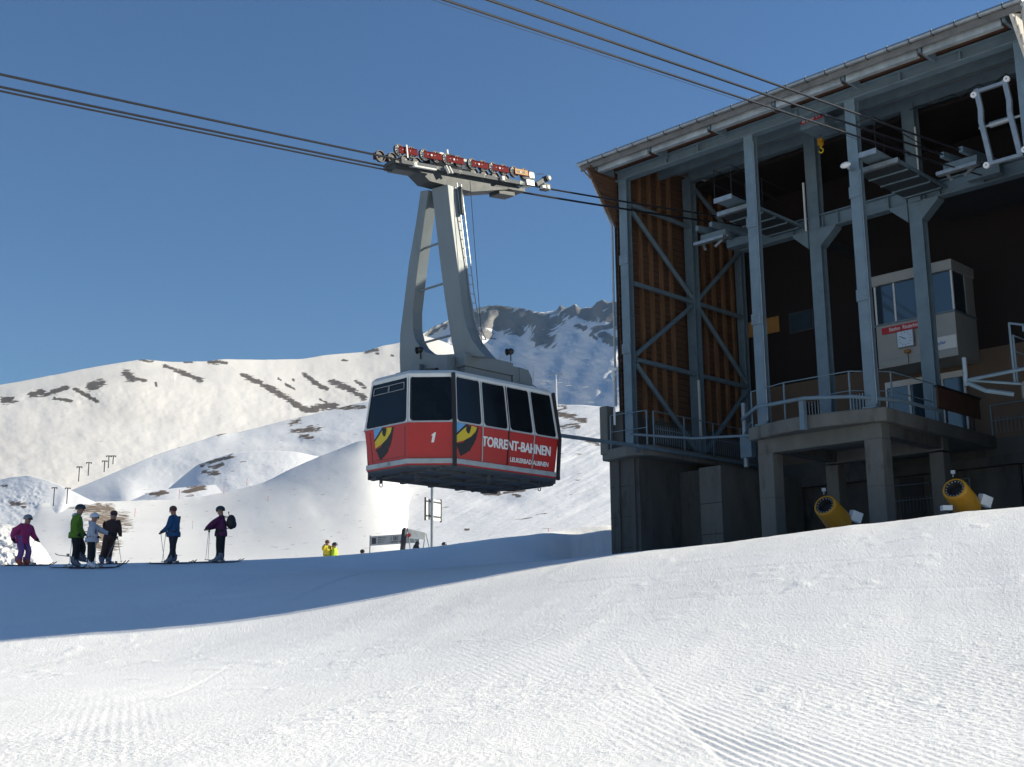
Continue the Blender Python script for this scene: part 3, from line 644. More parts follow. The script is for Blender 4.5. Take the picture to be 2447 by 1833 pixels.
def text_obj(txt, size, name, mt, parent, loc, rot, sx=1.0, bold=.0, ext=.004, shear=0, align='LEFT'):
    cu = bpy.data.curves.new(name, 'FONT'); cu.body = txt; cu.size = size; cu.offset = bold; cu.extrude = ext; cu.shear = shear; cu.align_x = align
    to = bpy.data.objects.new('tmp', cu); COL.objects.link(to); bpy.context.view_layer.update()
    dg = bpy.context.evaluated_depsgraph_get(); me = bpy.data.meshes.new_from_object(to.evaluated_get(dg))
    bpy.data.objects.remove(to); me.materials.clear(); me.materials.append(mt)
    for v in me.vertices: v.co.x *= sx
    o = bpy.data.objects.new(name, me); COL.objects.link(o); o.parent = parent; o.location = loc; o.rotation_euler = rot
    return o
# text rotations: facing -v on a wall
FRONT = (R(90), 0, 0)
tx = text_obj('mayfair', .14, 'lettering', M['logoblue'], CRm, (8.15, 5.435, 11.06), FRONT, 1.0, .002, .002)
# sign, clock
sg = empty('station_sign', ST(7.3, 5.43, 11.85), 'long red sign with white lettering above the clock on the control room', 'sign', RZ)
MB().box(-.88, .92, -.03, 0, -.12, .1).build('panel', M['signred'], sg)
text_obj('Station  Rinderhütte', .17, 'lettering', M['signwhite'], sg, (-.62, -.035, -.055), FRONT, .82, .003, .002)
ck = empty('station_clock', ST(7.25, 5.43, 11.45), 'square white station clock below the red sign', 'clock', RZ)
MB().box(-.29, .29, -.1, 0, -.29, .27).build('case', M['grey'], ck, bevel=.02)
MB().box(-.265, .265, -.105, -.1, -.265, .245).build('dial', M['clockface'], ck)
for i in range(12):
    a = math.pi*2*i/12
    MB().bar((.185*math.sin(a), -.108, -.01+.185*math.cos(a)), (.225*math.sin(a), -.108, -.01+.225*math.cos(a)), .016, .004, up=(0, 1, 0)).build('hour_mark', M['ink'], ck)
for a, L_ in ((R(295), .12), (R(300), .19)):
    MB().bar((-.03*math.sin(a), -.112, -.01-.03*math.cos(a)), (L_*math.sin(a), -.112, -.01+L_*math.cos(a)), .022, .004, up=(0, 1, 0)).build('hand', M['ink'], ck)
sp = empty('loudspeaker', ST(7.27, 5.42, 11.02), 'small brown loudspeaker on the wall under the clock', 'loudspeaker', RZ)
MB().ball((0, -.05, 0), .1, 10, 6, (1.3, .6, .7)).build('horn', M['orange'], sp, smooth=True); MB().box(-.005, .005, -.02, 0, -.42, 0).build('wire', M['black'], sp)

# railings
def railing(pts, z, hgt, label, mid=1, posts=None, mt='steel', bars=0, balus=False):
    o = empty('railing', ST(pts[0][0], pts[0][1], z), label, 'railing', RZ)
    L = [Vector((p[0]-pts[0][0], p[1]-pts[0][1], 0)) for p in pts]
    MB().tube([p+Vector((0, 0, hgt)) for p in L], .018, 6).build('handrail', M[mt], o, smooth=True)
    for k in range(mid):
        MB().tube([p+Vector((0, 0, hgt*(k+1)/(mid+1))) for p in L], .015, 6).build('rail', M[mt], o, smooth=True)
    for a, b_ in zip(L[:-1], L[1:]):
        n = max(1, int((b_-a).length/1.6))
        for i in range(n+1):
            if i == n and b_ is not L[-1]: continue
            q = a+(b_-a)*i/n; MB().box(q.x-.02, q.x+.02, q.y-.02, q.y+.02, 0, hgt).build('post', M[mt], o)
        if balus:
            n = int((b_-a).length/.12)
            mb = MB()
            for i in range(1, n): q = a+(b_-a)*i/n; mb.box(q.x-.006, q.x+.006, q.y-.006, q.y+.006, .08, hgt*.6)
            mb.build('baluster', M[mt], o)
    return o
railing([(4.8, .05), (6.2, -.35), (8.3, -.3), (9.1, .6), (9.15, 3.0)], 8.18, 1.12, 'grey tube railing round the central docking platform')
railing([(-.5, -.3), (.9, -.15)], 8.15, 1.12, 'short grey railing across the tip of the left gangway')
railing([(.98, 0.1), (1.0, 6.6)], 8.15, 1.12, 'long grey balustrade along the left gangway edge', balus=True, mt='steel')
railing([(9.2, 6.8), (12.9, 6.8)], 8.15, 1.0, 'low grey balustrade on the rear wall of the right bay', balus=True, mt='steel')
railing([(13.05, -.4), (13.1, 4)], 8.18, 1.25, 'pale tube railing on the right gangway', mid=2)
railing([(5.6, 6.6), (8.4, 6.6)], 5.9, 1.0, 'dark balustrade under the central platform', balus=True, mt='steel')
wp = empty('barrier_panel', ST(9.15, 3.2, 8.6), 'dark brown timber barrier panel beside the central platform', 'barrier', RZ)
MB().box(0, .06, 0, 2.8, 0, .62).build('panel', M['soffit'], wp); MB().box(-.03, .1, -.05, 2.85, .62, .68).build('cap', M['black'], wp)
MB().box(0, .05, .5, .56, -.4, .0).box(0, .05, 2.3, 2.36, -.4, 0).build('foot', M['black'], wp)
ex = empty('fire_extinguisher', ST(7.25, 6.7, 8.9), 'red fire extinguisher hung by the glazed doors', 'extinguisher', RZ)
MB().tube([(0, 0, 0), (0, 0, .05), (0, 0, .5), (0, 0, .56)], [.05, .09, .09, .04], 12).build('cylinder', M['signred'], ex, smooth=True); MB().box(-.03, .06, -.02, .02, .56, .64).build('valve', M['black'], ex)
# guide arms for the cabins
def guide(name, pts, r_, label):
    o = empty(name, ST(*pts[0]), label, 'guide rail', RZ); p0 = Vector(pts[0])
    MB().tube([Vector(p)-p0 for p in pts], r_, 8).build('tube', M['steel'], o, smooth=True)
    return o
g = guide('docking_guide', [(4.1, .55, 8.62), (5.5, -.75, 8.62), (7.2, -.95, 8.6), (8.5, -.6, 8.5), (9.3, .7, 8.45), (9.45, 2.8, 8.4)], .055, 'pale curved steel docking guide round the central platform')
MB().box(2.9, 3.05, -1.45, -1.3, -.9, .0).build('bracket', M['steel'], g)
g = guide('docking_guide', [(1.9, -2.3, 8.1), (3.1, -.7, 8.0), (4.9, 0, 7.95), (5.3, -.18, 7.95)], .04, 'thin splayed docking guide left of the central platform')
g = guide('docking_guide', [(.6, -4.3, 8.02), (1.05, -.9, 8.0), (1.1, .2, 8.0), (1.12, 6, 8.0)], .06, 'long dark docking guide reaching out beside the left gangway')
MB().bar((.5, 3.4, 0), (0, 4.0, -.1), .08).build('strut', M['steel'], g)
po = empty('guide_post', ST(3.05, 2.2, 7.4), 'upright steel guide post with spread arms in the left bay', 'post', RZ)
MB().tube([(0, 0, 0), (0, 0, 2.1)], .09, 10).build('post', M['galv'], po, smooth=True)
MB().tube([(0, 0, 1.1), (1.6, -2, 1.0)], .03, 6).build('arm', M['steel'], po); MB().tube([(0, 0, 1.0), (1.6, -1.9, .6)], .03, 6).build('arm', M['steel'], po)
MB().box(-.12, .3, -.12, .12, .3, 1.0).build('bracket', M['steel'], po)
po = empty('guide_post', ST(11.85, -.7, 8.0), 'upright pale guide tube with splayed arms in front of the right gangway', 'post', RZ)
MB().tube([(0, 0, .25), (0, 0, 1.0)], .06, 12).build('post', M['galv'], po, smooth=True); MB().tube([(0, 0, 1.0), (0, 0, 1.004)], .055, 12).build('opening', M['black'], po)
MB().tube([(0, 0, .35), (.5, 0, .05), (1.1, .25, -.1)], .06, 8).build('arm', M['steel'], po, smooth=True)
MB().tube([(0, 0, .4), (1.6, -.15, .42)], .045, 8).build('arm', M['steel'], po, smooth=True); MB().tube([(0.1, 0, .38), (1.7, .3, .05)], .035, 8).build('arm', M['steel'], po, smooth=True)
tr = empty('service_trestle', ST(13.0, -.45, 9.0), 'pale tube trestle standing above the right gangway', 'frame', RZ)
MB().tube([(0, 0, -.8), (0, 0, .75)], .03, 6).tube([(0, 0, .75), (.7, -.2, .5)], .03, 6).tube([(.55, -.1, .5), (.3, 0, -.5)], .035, 6).tube([(.55, -.1, .5), (.85, 0, -.5)], .035, 6).build('frame', M['steel'], tr, smooth=True)
MB().box(.4, 1.2, -.2, .2, .42, .56).build('box', M['steel'], tr)

# high maintenance platforms
def mplat(u, label, L2):
    o = empty('maintenance_platform', ST(u, 0, 15.6), label, 'walkway', RZ)
    MB().box(0, .68, -.05, 3.5, .02, .08).build('deck', M['steel'], o)
    MB().box(0, .68, -.09, -.05, -.04, .12).build('end_beam', M['galv'], o)
    MB().box(-.35, 1.0, .55, .68, -.22, -.08).build('end_beam', M['galv'], o)
    MB().bar((-.3, .6, -.15), (-.3, 3.7, -.15), .08).bar((.95, .6, -.15), (.95, 3.7, -.15), .08).build('side_beam', M['steel'], o)
    for v in (1.2, 1.9, 2.6, 3.3): MB().box(-.3, .95, v, v+.06, -.27, -.2).build('crossbar', M['steel'], o)
    MB().box(-.28, .93, .7, 3.5, -.24, -.22).build('underside', M['steel_d'], o)
    for x in (0.02, .66):
        MB().tube([(x, -.05, .08), (x, -.05, 1.1), (x, 3.4, 1.1)], .016, 5).tube([(x, -.05, .6), (x, 3.4, .6)], .012, 5).tube([(x, 1.7, .08), (x, 1.7, 1.1)], .014, 5).build('handrail', M['black'], o)
    MB().tube([(0.02, -.05, 1.1), (.66, -.05, 1.1)], .016, 5).build('handrail', M['black'], o)
    return o
mplat(3.85, 'grey maintenance platform high in the left bay beside the ropes', 1)
mplat(8.85, 'rusty edged maintenance platform high in the right bay', 1)
def saddle(u, label):
    o = empty('rope_saddle', ST(u, 1.0, 15.2), label, 'rope support', RZ)
    for s in (-.28, .28):
        n = 8; top = [(0+i*2.6/n, .28+.12*i*2.6/n-.02*((i-4)/4.)**2) for i in range(n+1)]
        MB().prism([(0, .1)]+[(2.6, .3)]+top[::-1], s-.06, s+.06, 'x').build('saddle_shoe', M['steel'], o)
    MB().box(-.5, .5, .5, .75, -.15, .1).box(-.5, .5, 2.0, 2.3, .0, .3).build('cradle', M['steel'], o)
    MB().tube([(-.5, .6, -.1), (-.2, .3, -.5)], .05, 6).tube([(.5, .6, -.1), (.2, .3, -.5)], .05, 6).box(-.6, .6, .2, .4, -.3, -.2).build('support', M['galv'], o)
    return o
saddle(2.65, 'grey rope saddle carrying the left pair of ropes'); saddle(11.25, 'grey rope saddle carrying the right pair of ropes')

# pivoting white frame with rollers at the right
fr = empty('roller_frame', ST(13.05, -.12, 15.3), 'tilted white steel frame with a roller at each corner, hung at the right end', 'frame', RZ)
for x0 in (-.45, .33):
    pts = [(x0, 0, 1.15), (x0+.07, 0, .55), (x0+.02+.03, 0, .2), (x0+.12, 0, -.3), (x0+.22, 0, -1.1)]
    mb = MB()
    for p_, q_ in zip(pts[:-1], pts[1:]): mb.bar(p_, q_, .13, .1, up=(0, 1, 0))
    mb.build('rail', M['galv'], fr)
MB().bar((-.4, 0, 1.08), (.36, 0, 1.08), .09).build('crossbar', M['galv'], fr); MB().bar((-.25, 0, -1.05), (.52, 0, -1.05), .09).build('crossbar', M['galv'], fr)
MB().tube([(-.5, .06, .05), (1.0, .06, .05)], .04, 10).tube([(-.2, .06, .05), (.35, .06, .05)], .085, 10).build('axle', M['galv'], fr, smooth=True)
for p_ in ((-.52, -.04, 1.0), (.40, -.04, 1.14), (-.36, -.04, -1.08), (.68, -.04, -.95)):
    MB().tube([(p_[0], p_[1]-.03, p_[2]), (p_[0], p_[1]+.03, p_[2])], .085, 14).build('roller', M['signwhite'], fr, smooth=True)
    MB().tube([(p_[0], p_[1]-.035, p_[2]), (p_[0], p_[1]+.035, p_[2])], .02, 6).build('pin', M['ink'], fr)
# crane trolley and hook
cr = empty('crane_trolley', ST(7.05, .8, 17.65), 'grey crane trolley under the eave with a red load plate and yellow hook', 'crane', RZ)
MB().box(-.4, .45, -.1, .6, -.25, .12).box(-.5, 1.0, .5, .9, -.1, .1).build('body', M['steel'], cr)
MB().box(-.36, .4, -.13, -.1, -.06, .1).build('load_plate', M['signred'], cr)
text_obj('5 t', .13, 'lettering', M['signwhite'], cr, (.18, -.134, -.03), FRONT, 1, .003, .002)
MB().box(-.3, -.2, -.134, -.13, -.04, .08).box(-.16, .1, -.134, -.13, .02, .07).box(-.16, .12, -.134, -.13, -.04, 0).build('label', M['signwhite'], cr)
MB().tube([(-.35, 1.0, -.2), (-.35, 1.0, .0)], .012, 5).build('rope', M['black'], cr)
MB().tube([(-.38, .97, -.38), (-.32, 1.03, -.38)], .10, 12).box(-.43, -.27, .94, 1.06, -.42, -.2).build('hook_block', M['cannon'], cr)
pts = [(-.35+.0*math.cos(0), 1.0, -.42)]+[(-.35+.07*math.sin(a), 1.0, -.6+.07*math.cos(a)) for a in [R(x) for x in range(0, 300, 25)]]
MB().tube(pts, .024, 8).build('hook', M['yellow'], cr, smooth=True)
# floodlight on the third front column
fl = empty('floodlight', ST(8.72, -.42, 15.33), 'small oval floodlight strapped to the front column at the right', 'lamp', RZ)
MB().ball((0, 0, 0), .1, 12, 8, (1.7, .9, .9)).build('head', M['signwhite'], fl, smooth=True); MB().box(.05, .12, .0, .25, -.15, -.08).build('bracket', M['galv'], fl)
# camera pole at left parapet
cp = empty('camera_pole', ST(-.22, -.42, 8.9), 'white security camera on a slim pole at the left corner parapet', 'camera', RZ)
MB().tube([(0, 0, 0), (0, 0, .55), (0, 0, .56), (0, 0, 1.55)], [.035, .035, .02, .02], 8).build('pole', M['signwhite'], cp, smooth=True)
MB().tube([(0, 0, 1.5), (0, 0, 1.78)], [.05, .09], 10).ball((0, 0, 1.68), .1, 10, 6).build('housing', M['signwhite'], cp, smooth=True)
MB().bar((-.16, 0, 1.92), (.18, 0, 1.84), .1).build('camera_head', M['signwhite'], cp)

# ---------------------------------------------------------------- ropes
def spline(tab, v):
    return np.interp(v, [t[0] for t in tab], [t[1] for t in tab])
def smooth_tab(tab, n=80):
    vs = np.linspace(tab[0][0], tab[-1][0], n); z = spline(tab, vs)
    for _ in range(12): z[1:-1] = (z[:-2]+2*z[1:-1]+z[2:])/4
    return list(zip(vs, z))
TA = smooth_tab([(-70, 7.9), (-40, 10.8), (-22.4, 12.63), (-13, 13.69), (-10, 14.06), (-6.7, 14.49), (.9, 15.66), (3.5, 16.1)])
TB = smooth_tab([(-70, 7.0), (-40, 10.2), (-15, 13.33), (-6.4, 14.43), (-.8, 15.1), (3.5, 15.75)])
def rope(u, tab, dz, r_, label, group=None, vmax=99, vmin=-99):
    o = MB().tube([ST(u, v, z+dz) for v, z in tab if vmin <= v <= vmax], r_, 8).build('wire_rope', M['rope'], None, smooth=True)
    return tag(o, label, 'rope')
rope(2.95, TA, 0, .027, 'thick track rope nearest the camera, running under the front wheels of the red cabin')
rope(2.36, TA, 0, .027, 'thick track rope on the far side of the red cabin carriage')
rope(2.62, TA, -.20, .022, 'thinner haul rope just below the far track rope of the red cabin', vmax=-12)
rope(2.62, TA, -.12, .022, 'thinner haul rope running from the red cabin carriage into the station', vmin=-8)
rope(11.5, TB, 0, .027, 'uppermost track rope crossing the sky towards the right bay')
rope(10.98, TB, 0.01, .027, 'middle track rope of the set crossing towards the right bay')
rope(11.2, TB, -.42, .024, 'lowest rope of the set crossing towards the right bay')
rope(10.9, TB, -.30, .005, 'hair thin line just above the lowest rope towards the right bay')

# ---------------------------------------------------------------- cable car
CC = empty('cable_car', ST(2.65, -9.82, 5.5), 'red and white cable car cabin hanging from a grey A-shaped hanger under two ropes', 'cable car', RZ)
# plan outline: levels (z, half width, half length, chamfer)
def outline(hw, hl, ch):
    return [(hw, -hl+ch), (hw, hl-ch), (hw-ch, hl), (-hw+ch, hl), (-hw, hl-ch), (-hw, -hl+ch), (-hw+ch, -hl), (hw-ch, -hl)]
HL = 2.53
L_roof = (2.76, 1.44, HL-.07, .76); L_sill = (1.48, 1.60, HL+.05, .78); L_belt = (.62, 1.52, HL-.02, .78)
def ring(l, g=0): return [Vector((x, y, l[0])) for x, y in outline(l[1]+g, l[2]+g, l[3])]
def loft(levels, name, mt, cap0=False, cap1=False, bev=0):
    mb = MB(); rs = [ring(*l) if isinstance(l[0], tuple) else ring(l) for l in levels]
    vs = [p for r_ in rs for p in r_]; fs = []
    for i in range(len(rs)-1):
        for k in range(8): fs.append((i*8+k, i*8+(k+1) % 8, (i+1)*8+(k+1) % 8, (i+1)*8+k))
    if cap0: fs.append(tuple(reversed(range(8))))
    if cap1: fs.append(tuple(range((len(rs)-1)*8, len(rs)*8)))
    mb.add(vs, fs); return mb.build(name, mt, CC, bevel=bev)
loft([L_belt, L_sill], 'body_panel', M['red'], True)
# inner solid behind the glass so windows read dark but with depth
loft([((1.50, 1.52, HL-.03, .74), 0), ((2.66, 1.37, HL-.14, .72), 0)], 'interior', M['black'], True, True)
loft([((2.60, L_roof[1]+.02, L_roof[2]+.02, .76), 0), ((2.70, L_roof[1]+.03, L_roof[2]+.03, .76), 0), ((2.80, L_roof[1]-.06, L_roof[2]-.06, .76), 0), ((2.84, .9, 1.8, .5), 0)], 'roof', M['whitep'], True, True, .015)
loft([((.50, 1.565, HL+.03, .79), 0), ((.62, 1.565, HL+.03, .79), 0)], 'belt', M['belt'], True, True, .01)
loft([((.465, 1.55, HL+.01, .79), 0), ((.50, 1.55, HL+.01, .79), 0)], 'lower_stripe', M['red'], True, True)
loft([((.42, 1.50, HL-.02, .78), 0), ((.465, 1.54, HL, .79), 0)], 'floor_edge', M['under'], True, True)
# underframe
ub = MB()
for y in (-1.9, -.95, 0, .95, 1.9): ub.box(-1.35, 1.35, y-.05, y+.05, .36, .43)
for x in (-1.0, 0, 1.0): ub.box(x-.05, x+.05, -2.1, 2.1, .34, .425)
ub.build('underframe', M['under'], CC)
un = MB(); a_ = [Vector((x, y, .421)) for x, y in outline(1.5, HL-.02, .78)]; c_ = [Vector((x, y, .385)) for x, y in outline(1.25, 2.25, .7)]
un.add(a_+c_, [(k, (k+1) % 8, 8+(k+1) % 8, 8+k) for k in range(8)]); un.build('floor_pan', M['under'], CC)
for x, y in ((.35, -1.9), (1.2, -.3), (-1.0, -1.9), (1.1, 1.6)):
    MB().box(x-.03, x+.03, y-.03, y+.03, .26, .40).tube([(x, y+.05*math.cos(t), .22+.05*math.sin(t)) for t in [i*math.pi/4 for i in range(9)]], .012, 5).build('tow_eye', M['under'], CC)
# wall frame helper: position on a wall (s along wall, z) between sill and roof rings
def wall_pts(i, lo=L_sill, hi=L_roof, g=0.0):
    a = ring(lo, g); c = ring(hi, g); k = i; k2 = (i+1) % 8
    return a[k], a[k2], c[k], c[k2]
def wp_(i, s, z, g=0.0):
    a, b_, c, d = wall_pts(i, L_sill if z >= L_sill[0] else L_belt, L_roof if z >= L_sill[0] else L_sill, g)
    t = (z-a.z)/(c.z-a.z); lo = a+(b_-a)*s; hi = c+(d-c)*s; return lo+(hi-lo)*t
def wall_normal(i, low=False):
    a, b_, c, d = wall_pts(i, L_belt, L_sill) if low else wall_pts(i); n = (b_-a).cross(c-a).normalized()
    if n.dot((a+b_)/2-Vector((0, 0, a.z))) < 0: n = -n
    return n
def rounded(s0, s1, z0, z1, rs, rz, n=4):
    pts = []
    for cx, cz, a0 in ((s1-rs, z0+rz, -90), (s1-rs, z1-rz, 0), (s0+rs, z1-rz, 90), (s0+rs, z0+rz, 180)):
        for k in range(n+1):
            a = R(a0+90*k/n); pts.append((cx+rs*math.cos(a), cz+rz*math.sin(a)))
    return pts
def cwindow(i, s0, s1, z0=1.508, z1=2.64, frame=True):
    """white surround panel with rounded opening + dark pane"""
    a, b_, c, d = wall_pts(i); L = (b_-a).length; nrm = wall_normal(i)
    inner = rounded(s0, s1, z0, z1, .09/L, .09)
    n = len(inner)
    mb = MB(); P = [wp_(i, s, z, .004)+nrm*.0 for s, z in inner]; mb.add(P, [tuple(range(n))])
    o = mb.build('window', M['glassc'], CC)
    mbf = MB()
    o1 = [wp_(i, s, z)+nrm*.006 for s, z in inner]
    cs, cz = (s0+s1)/2, (z0+z1)/2
    o2 = [wp_(i, cs+(s-cs)*.955, cz+(z-cz)*.972)+nrm*.010 for s, z in inner]
    mbf.add(o1+o2, [(k, (k+1) % n, n+(k+1) % n, n+k) for k in range(n)]); mbf.build('gasket', M['black'], o)
    return o
def surround(i, spans, z0=1.48, z1=2.68):
    """white wall skin of face i with rounded window openings"""
    bm = bmesh.new(); nrm = wall_normal(i); a, b_, c, d = wall_pts(i); L = (b_-a).length
    edges = []
    segs = [0]+[ (spans[k][1]+spans[k+1][0])/2 for k in range(len(spans)-1)]+[1]
    mb = MB()
    for k, (s0, s1) in enumerate(spans):
        inner = rounded(s0, s1, 1.508, 2.64, .09/L, .09); n = len(inner)
        lo, hi = segs[k], segs[k+1]; outer = []
        for s, z in inner:
            # push to the cell rim
            cs, cz = (s0+s1)/2, 2.065
            ds, dz = (s-cs)/((s1-s0)/2), (z-cz)/.535
            m_ = max(abs(ds), abs(dz)); ds, dz = ds/m_, dz/m_
            oz = cz+(dz*(z1-cz) if dz > 0 else dz*(cz-z0)); os_ = cs+(ds*(hi-cs) if ds > 0 else ds*(cs-lo))
            outer.append((os_, oz))
        P = [wp_(i, s, z)+nrm*.016 for s, z in inner]+[wp_(i, s, z)+nrm*.016 for s, z in outer]+[wp_(i, s, z)-nrm*.01 for s, z in inner]
        mb.add(P, [(q, (q+1) % n, n+(q+1) % n, n+q) for q in range(n)]+[(q, 2*n+q, 2*n+(q+1) % n, (q+1) % n) for q in range(n)])
        for q in range(n):      # corner fill
            s, z = outer[q]; s2, z2 = outer[(q+1) % n]
            if (abs(s-s2) > 1e-6 and abs(z-z2) > 1e-6):
                cs_ = hi if (s+s2)/2 > (s0+s1)/2 else lo; cz_ = z1 if (z+z2)/2 > 2.065 else z0
                mb.add([wp_(i, s, z)+nrm*.016, wp_(i, s2, z2)+nrm*.016, wp_(i, cs_, cz_)+nrm*.016], [(0, 1, 2)])
    mb.build('window_surround', M['whitep'], CC)
# faces: 0 near side (x=+), 1 chamfer rear-near, 2 rear, 3 chamfer, 4 far side, 5 chamfer front-far, 6 front end, 7 chamfer front-near
side_sp = [(.02, .243), (.267, .493), (.517, .743), (.767, .982)]
for f in (0, 4):
    surround(f, side_sp)
    for s0, s1 in side_sp: cwindow(f, s0, s1)
for f in (2, 6):
    surround(f, [(.03, .97)]); o = cwindow(f, .03, .97)
    n_ = wall_normal(f)
    for s0, s1 in ((.10, .49), (.51, .90)):
        MBx = MB()
        for (sa, za), (sb, zb) in (((s0, 2.33), (s1, 2.33)), ((s1, 2.33), (s1, 2.50)), ((s1, 2.5), (s0, 2.5)), ((s0, 2.5), (s0, 2.33))):
            MBx.bar(wp_(f, sa, za)+n_*.02, wp_(f, sb, zb)+n_*.02, .018, .012)
        MBx.build('vent_frame', M['grey'], o)
for f in (1, 3, 5, 7):
    surround(f, [(.035, .965)]); cwindow(f, .05, .95)
# dark corner fenders
def fender(k):
    mb = MB(); c = []
    for l in ((.42, 1.56, HL+.02, .79), (.62, 1.56, HL+.02, .79), L_sill, (2.70, L_roof[1]+.02, L_roof[2]+.02, .76)):
        c.append(ring(l, .03)[k])
    for p_, q_ in zip(c[:-1], c[1:]): mb.bar(p_, q_, .075, .07, up=(0, 1, 0))
    return mb.build('corner_fender', M['black'], CC)
for k in (0, 1, 4, 5): fender(k)
# door edges and seams on the near and far side
for f in (0, 4):
    n_ = wall_normal(f)
    for s, mt in ((.255, 'belt'), (.505, 'black'), (.755, 'belt')):
        MB().bar(wp_(f, s, .63)+n_*.012, wp_(f, s, 1.48)+n_*.012, .03, .02).bar(wp_(f, s, 1.48)+n_*.022, wp_(f, s, 2.62)+n_*.022, .022, .02).build('door_edge', M[mt], CC)
# drip strip under the windows
ds = MB()
for f in range(8): ds.bar(wp_(f, 0, 1.485, .012), wp_(f, 1, 1.485, .012), .02, .025)
ds.build('sill_strip', M['belt'], CC)
# panel seams front end
n6 = wall_normal(6)
for s in (.12, .93): MB().bar(wp_(6, s, .66)+n6*.002, wp_(6, s, 1.40)+n6*.002, .008, .006).build('panel_seam', M['black'], CC)
MB().bar(wp_(6, .12, .70)+n6*.002, wp_(6, .93, .70)+n6*.002, .008, .006).build('panel_seam', M['black'], CC)
MB().box(-.2, .1, -HL-.07, -HL-.03, .52, .6).build('number_plate', M['belt'], CC)
# emblem: eye with beak-like black shape, painted on a wall; coords s in metres from the wall centre
def decal(f, s0m, polys, zc, mats, scale=1.0, mirror=1):
    a, b_, c, d = wall_pts(f); L = (b_-a).length; n_ = wall_normal(f, True)
    for j, (poly, mt) in enumerate(polys):
        P = []
        for x, z in poly:
            s = (s0m+mirror*x*scale)/L; P.append(wp_(f, s, zc+z*(scale if scale < 1.2 else 1))+n_*(.005+.003*j))
        mb = MB(); mb.add(P, [tuple(range(len(P)))]); mb.build('emblem', M[mt], CC)
def jag(pts, n, amp, seed):
    rn_ = random.Random(seed); out = []
    for (x0, z0), (x1, z1) in zip(pts[:-1], pts[1:]):
        for k in range(n): t = k/n; out.append((x0+(x1-x0)*t+rn_.uniform(-amp, amp), z0+(z1-z0)*t+rn_.uniform(-amp, amp)))
    out.append(pts[-1]); return out
# local emblem frame: x right 0..0.62, z from -.78 to 0 at the top
E_black = [(0, -.48)]+jag([(0, -.48), (.13, -.76)], 3, .012, 1)+jag([(.13, -.76), (.38, -.60), (.54, -.32), (.62, .01)], 5, .012, 2)+[(.40, -.10), (.2, -.42)]
E_yel = [(0, -.28), (.16, -.10), (.27, -.02), (.44, .0), (.56, -.02), (.52, -.13), (.40, -.26), (.22, -.37), (0, -.45)]
E_blue = [(0, .02), (.26, .02), (.16, -.08), (0, -.24)]
E_line = [(0, -.24), (.16, -.08), (.27, .02), (.33, .02), (.18, -.12), (0, -.29)]
E_pup = [(.27, -.03), (.32, -.005), (.40, -.01), (.38, -.10), (.35, -.19), (.31, -.20), (.26, -.13)]
emb = [(E_black, 'black'), (E_yel, 'yellow'), (E_blue, 'blue'), (E_line, 'black'), (E_pup, 'black')]
# near side: wall 0 runs from front (y-) to rear; s measured from the front corner
decal(0, .04, emb, 1.45, None, 1.22)
# front end: wall 6 runs from x=-.. to x=+ ; find direction so that the emblem reads left to right from outside
decal(6, .36, emb, 1.45, None, 1.22)
# lettering on near side
def wall_text(f, txt, sm, z, size, sx, mt, bold, name='lettering', shear=0):
    a, b_, c, d = wall_pts(f, L_belt, L_sill); L = (b_-a).length; n_ = wall_normal(f, True)
    xd = (b_-a).normalized(); zd = n_.cross(xd); 
    if zd.z < 0: zd = -zd
    o = text_obj(txt, size, name, M[mt], CC, (0, 0, 0), (0, 0, 0), sx, bold, .002, shear)
    m_ = Matrix((xd, zd, n_)).transposed().to_4x4(); p_ = wp_(f, sm/L, z)+n_*.012; m_.translation = p_
    o.matrix_local = m_
    return o
t1 = wall_text(0, 'TORRENT-BAHNEN', .86, 1.02, .33, 1.0, 'signwhite', .008)
t2 = wall_text(0, 'LEUKERBAD-ALBINEN', 1.83, .735, .155, 1.0, 'signwhite', .005)
_a, _b, _c, _d = wall_pts(7, L_belt, L_sill); _L = (_b-_a).length; _n = wall_normal(7, True)
one = [(.0, 0), (.055, 0), (.10, .235), (.07, .235), (.01, .185), (.0, .15), (.028, .165)]
_P = [wp_(7, (.50*_L+x*1.1)/_L, 1.0+z)+_n*.008 for x, z in one]; mb = MB(); mb.add(_P, [tuple(range(7))]); mb.build('cabin_number', M['signwhite'], CC)
def fit_width(o, wdt):
    xs = [v.co.x for v in o.data.vertices]; k = wdt/(max(xs)-min(xs)); x0 = min(xs)
    for v in o.data.vertices: v.co.x = (v.co.x-x0)*k
fit_width(t1, 2.41); fit_width(t2, 1.375)
for t_, dx in ((t1, .012), (t2, .006)):          # second pass of the same paint, a bolder stroke
    c_ = t_.copy(); COL.objects.link(c_); c_.matrix_local = t_.matrix_local@Matrix.Translation((dx, 0, -.0012))
# people seen dimly inside are left to the dark glazing; hanger base on roof
HY = -.78                                             # y of the hanger's front face near the roof
def lean(z): return HY-(z-3.2)*.066
def plate(poly, th, name, mt):
    n = len(poly); mb = MB()
    P = [Vector((x, lean(z), z)) for x, z in poly]+[Vector((x, lean(z)+th, z)) for x, z in poly]
    mb.add(P, [tuple(range(n)), tuple(reversed(range(n, 2*n)))]+[(i, n+i, n+(i+1) % n, (i+1) % n) for i in range(n)])
    return mb.build(name, mt, CC, bevel=.012)
zo = -5.5
left = [(-.52, 13.55), (-.74, 12.8), (-1.12, 11.7), (-1.40, 10.6), (-1.58, 9.9), (-1.64, 9.3), (-1.64, 8.75), (.32, 8.75), (.55, 8.85), (.5, 9.0), (.1, 9.05), (-.3, 9.12), (-.6, 9.25), (-.82, 9.42), (-.98, 9.65), (-1.06, 9.95), (-1.04, 10.4), (-.80, 11.4), (-.50, 12.5), (-.27, 13.3), (-.2, 13.5)]
plate([(x, z+zo) for x, z in left], .34, 'hanger_leg', M['hanger'])
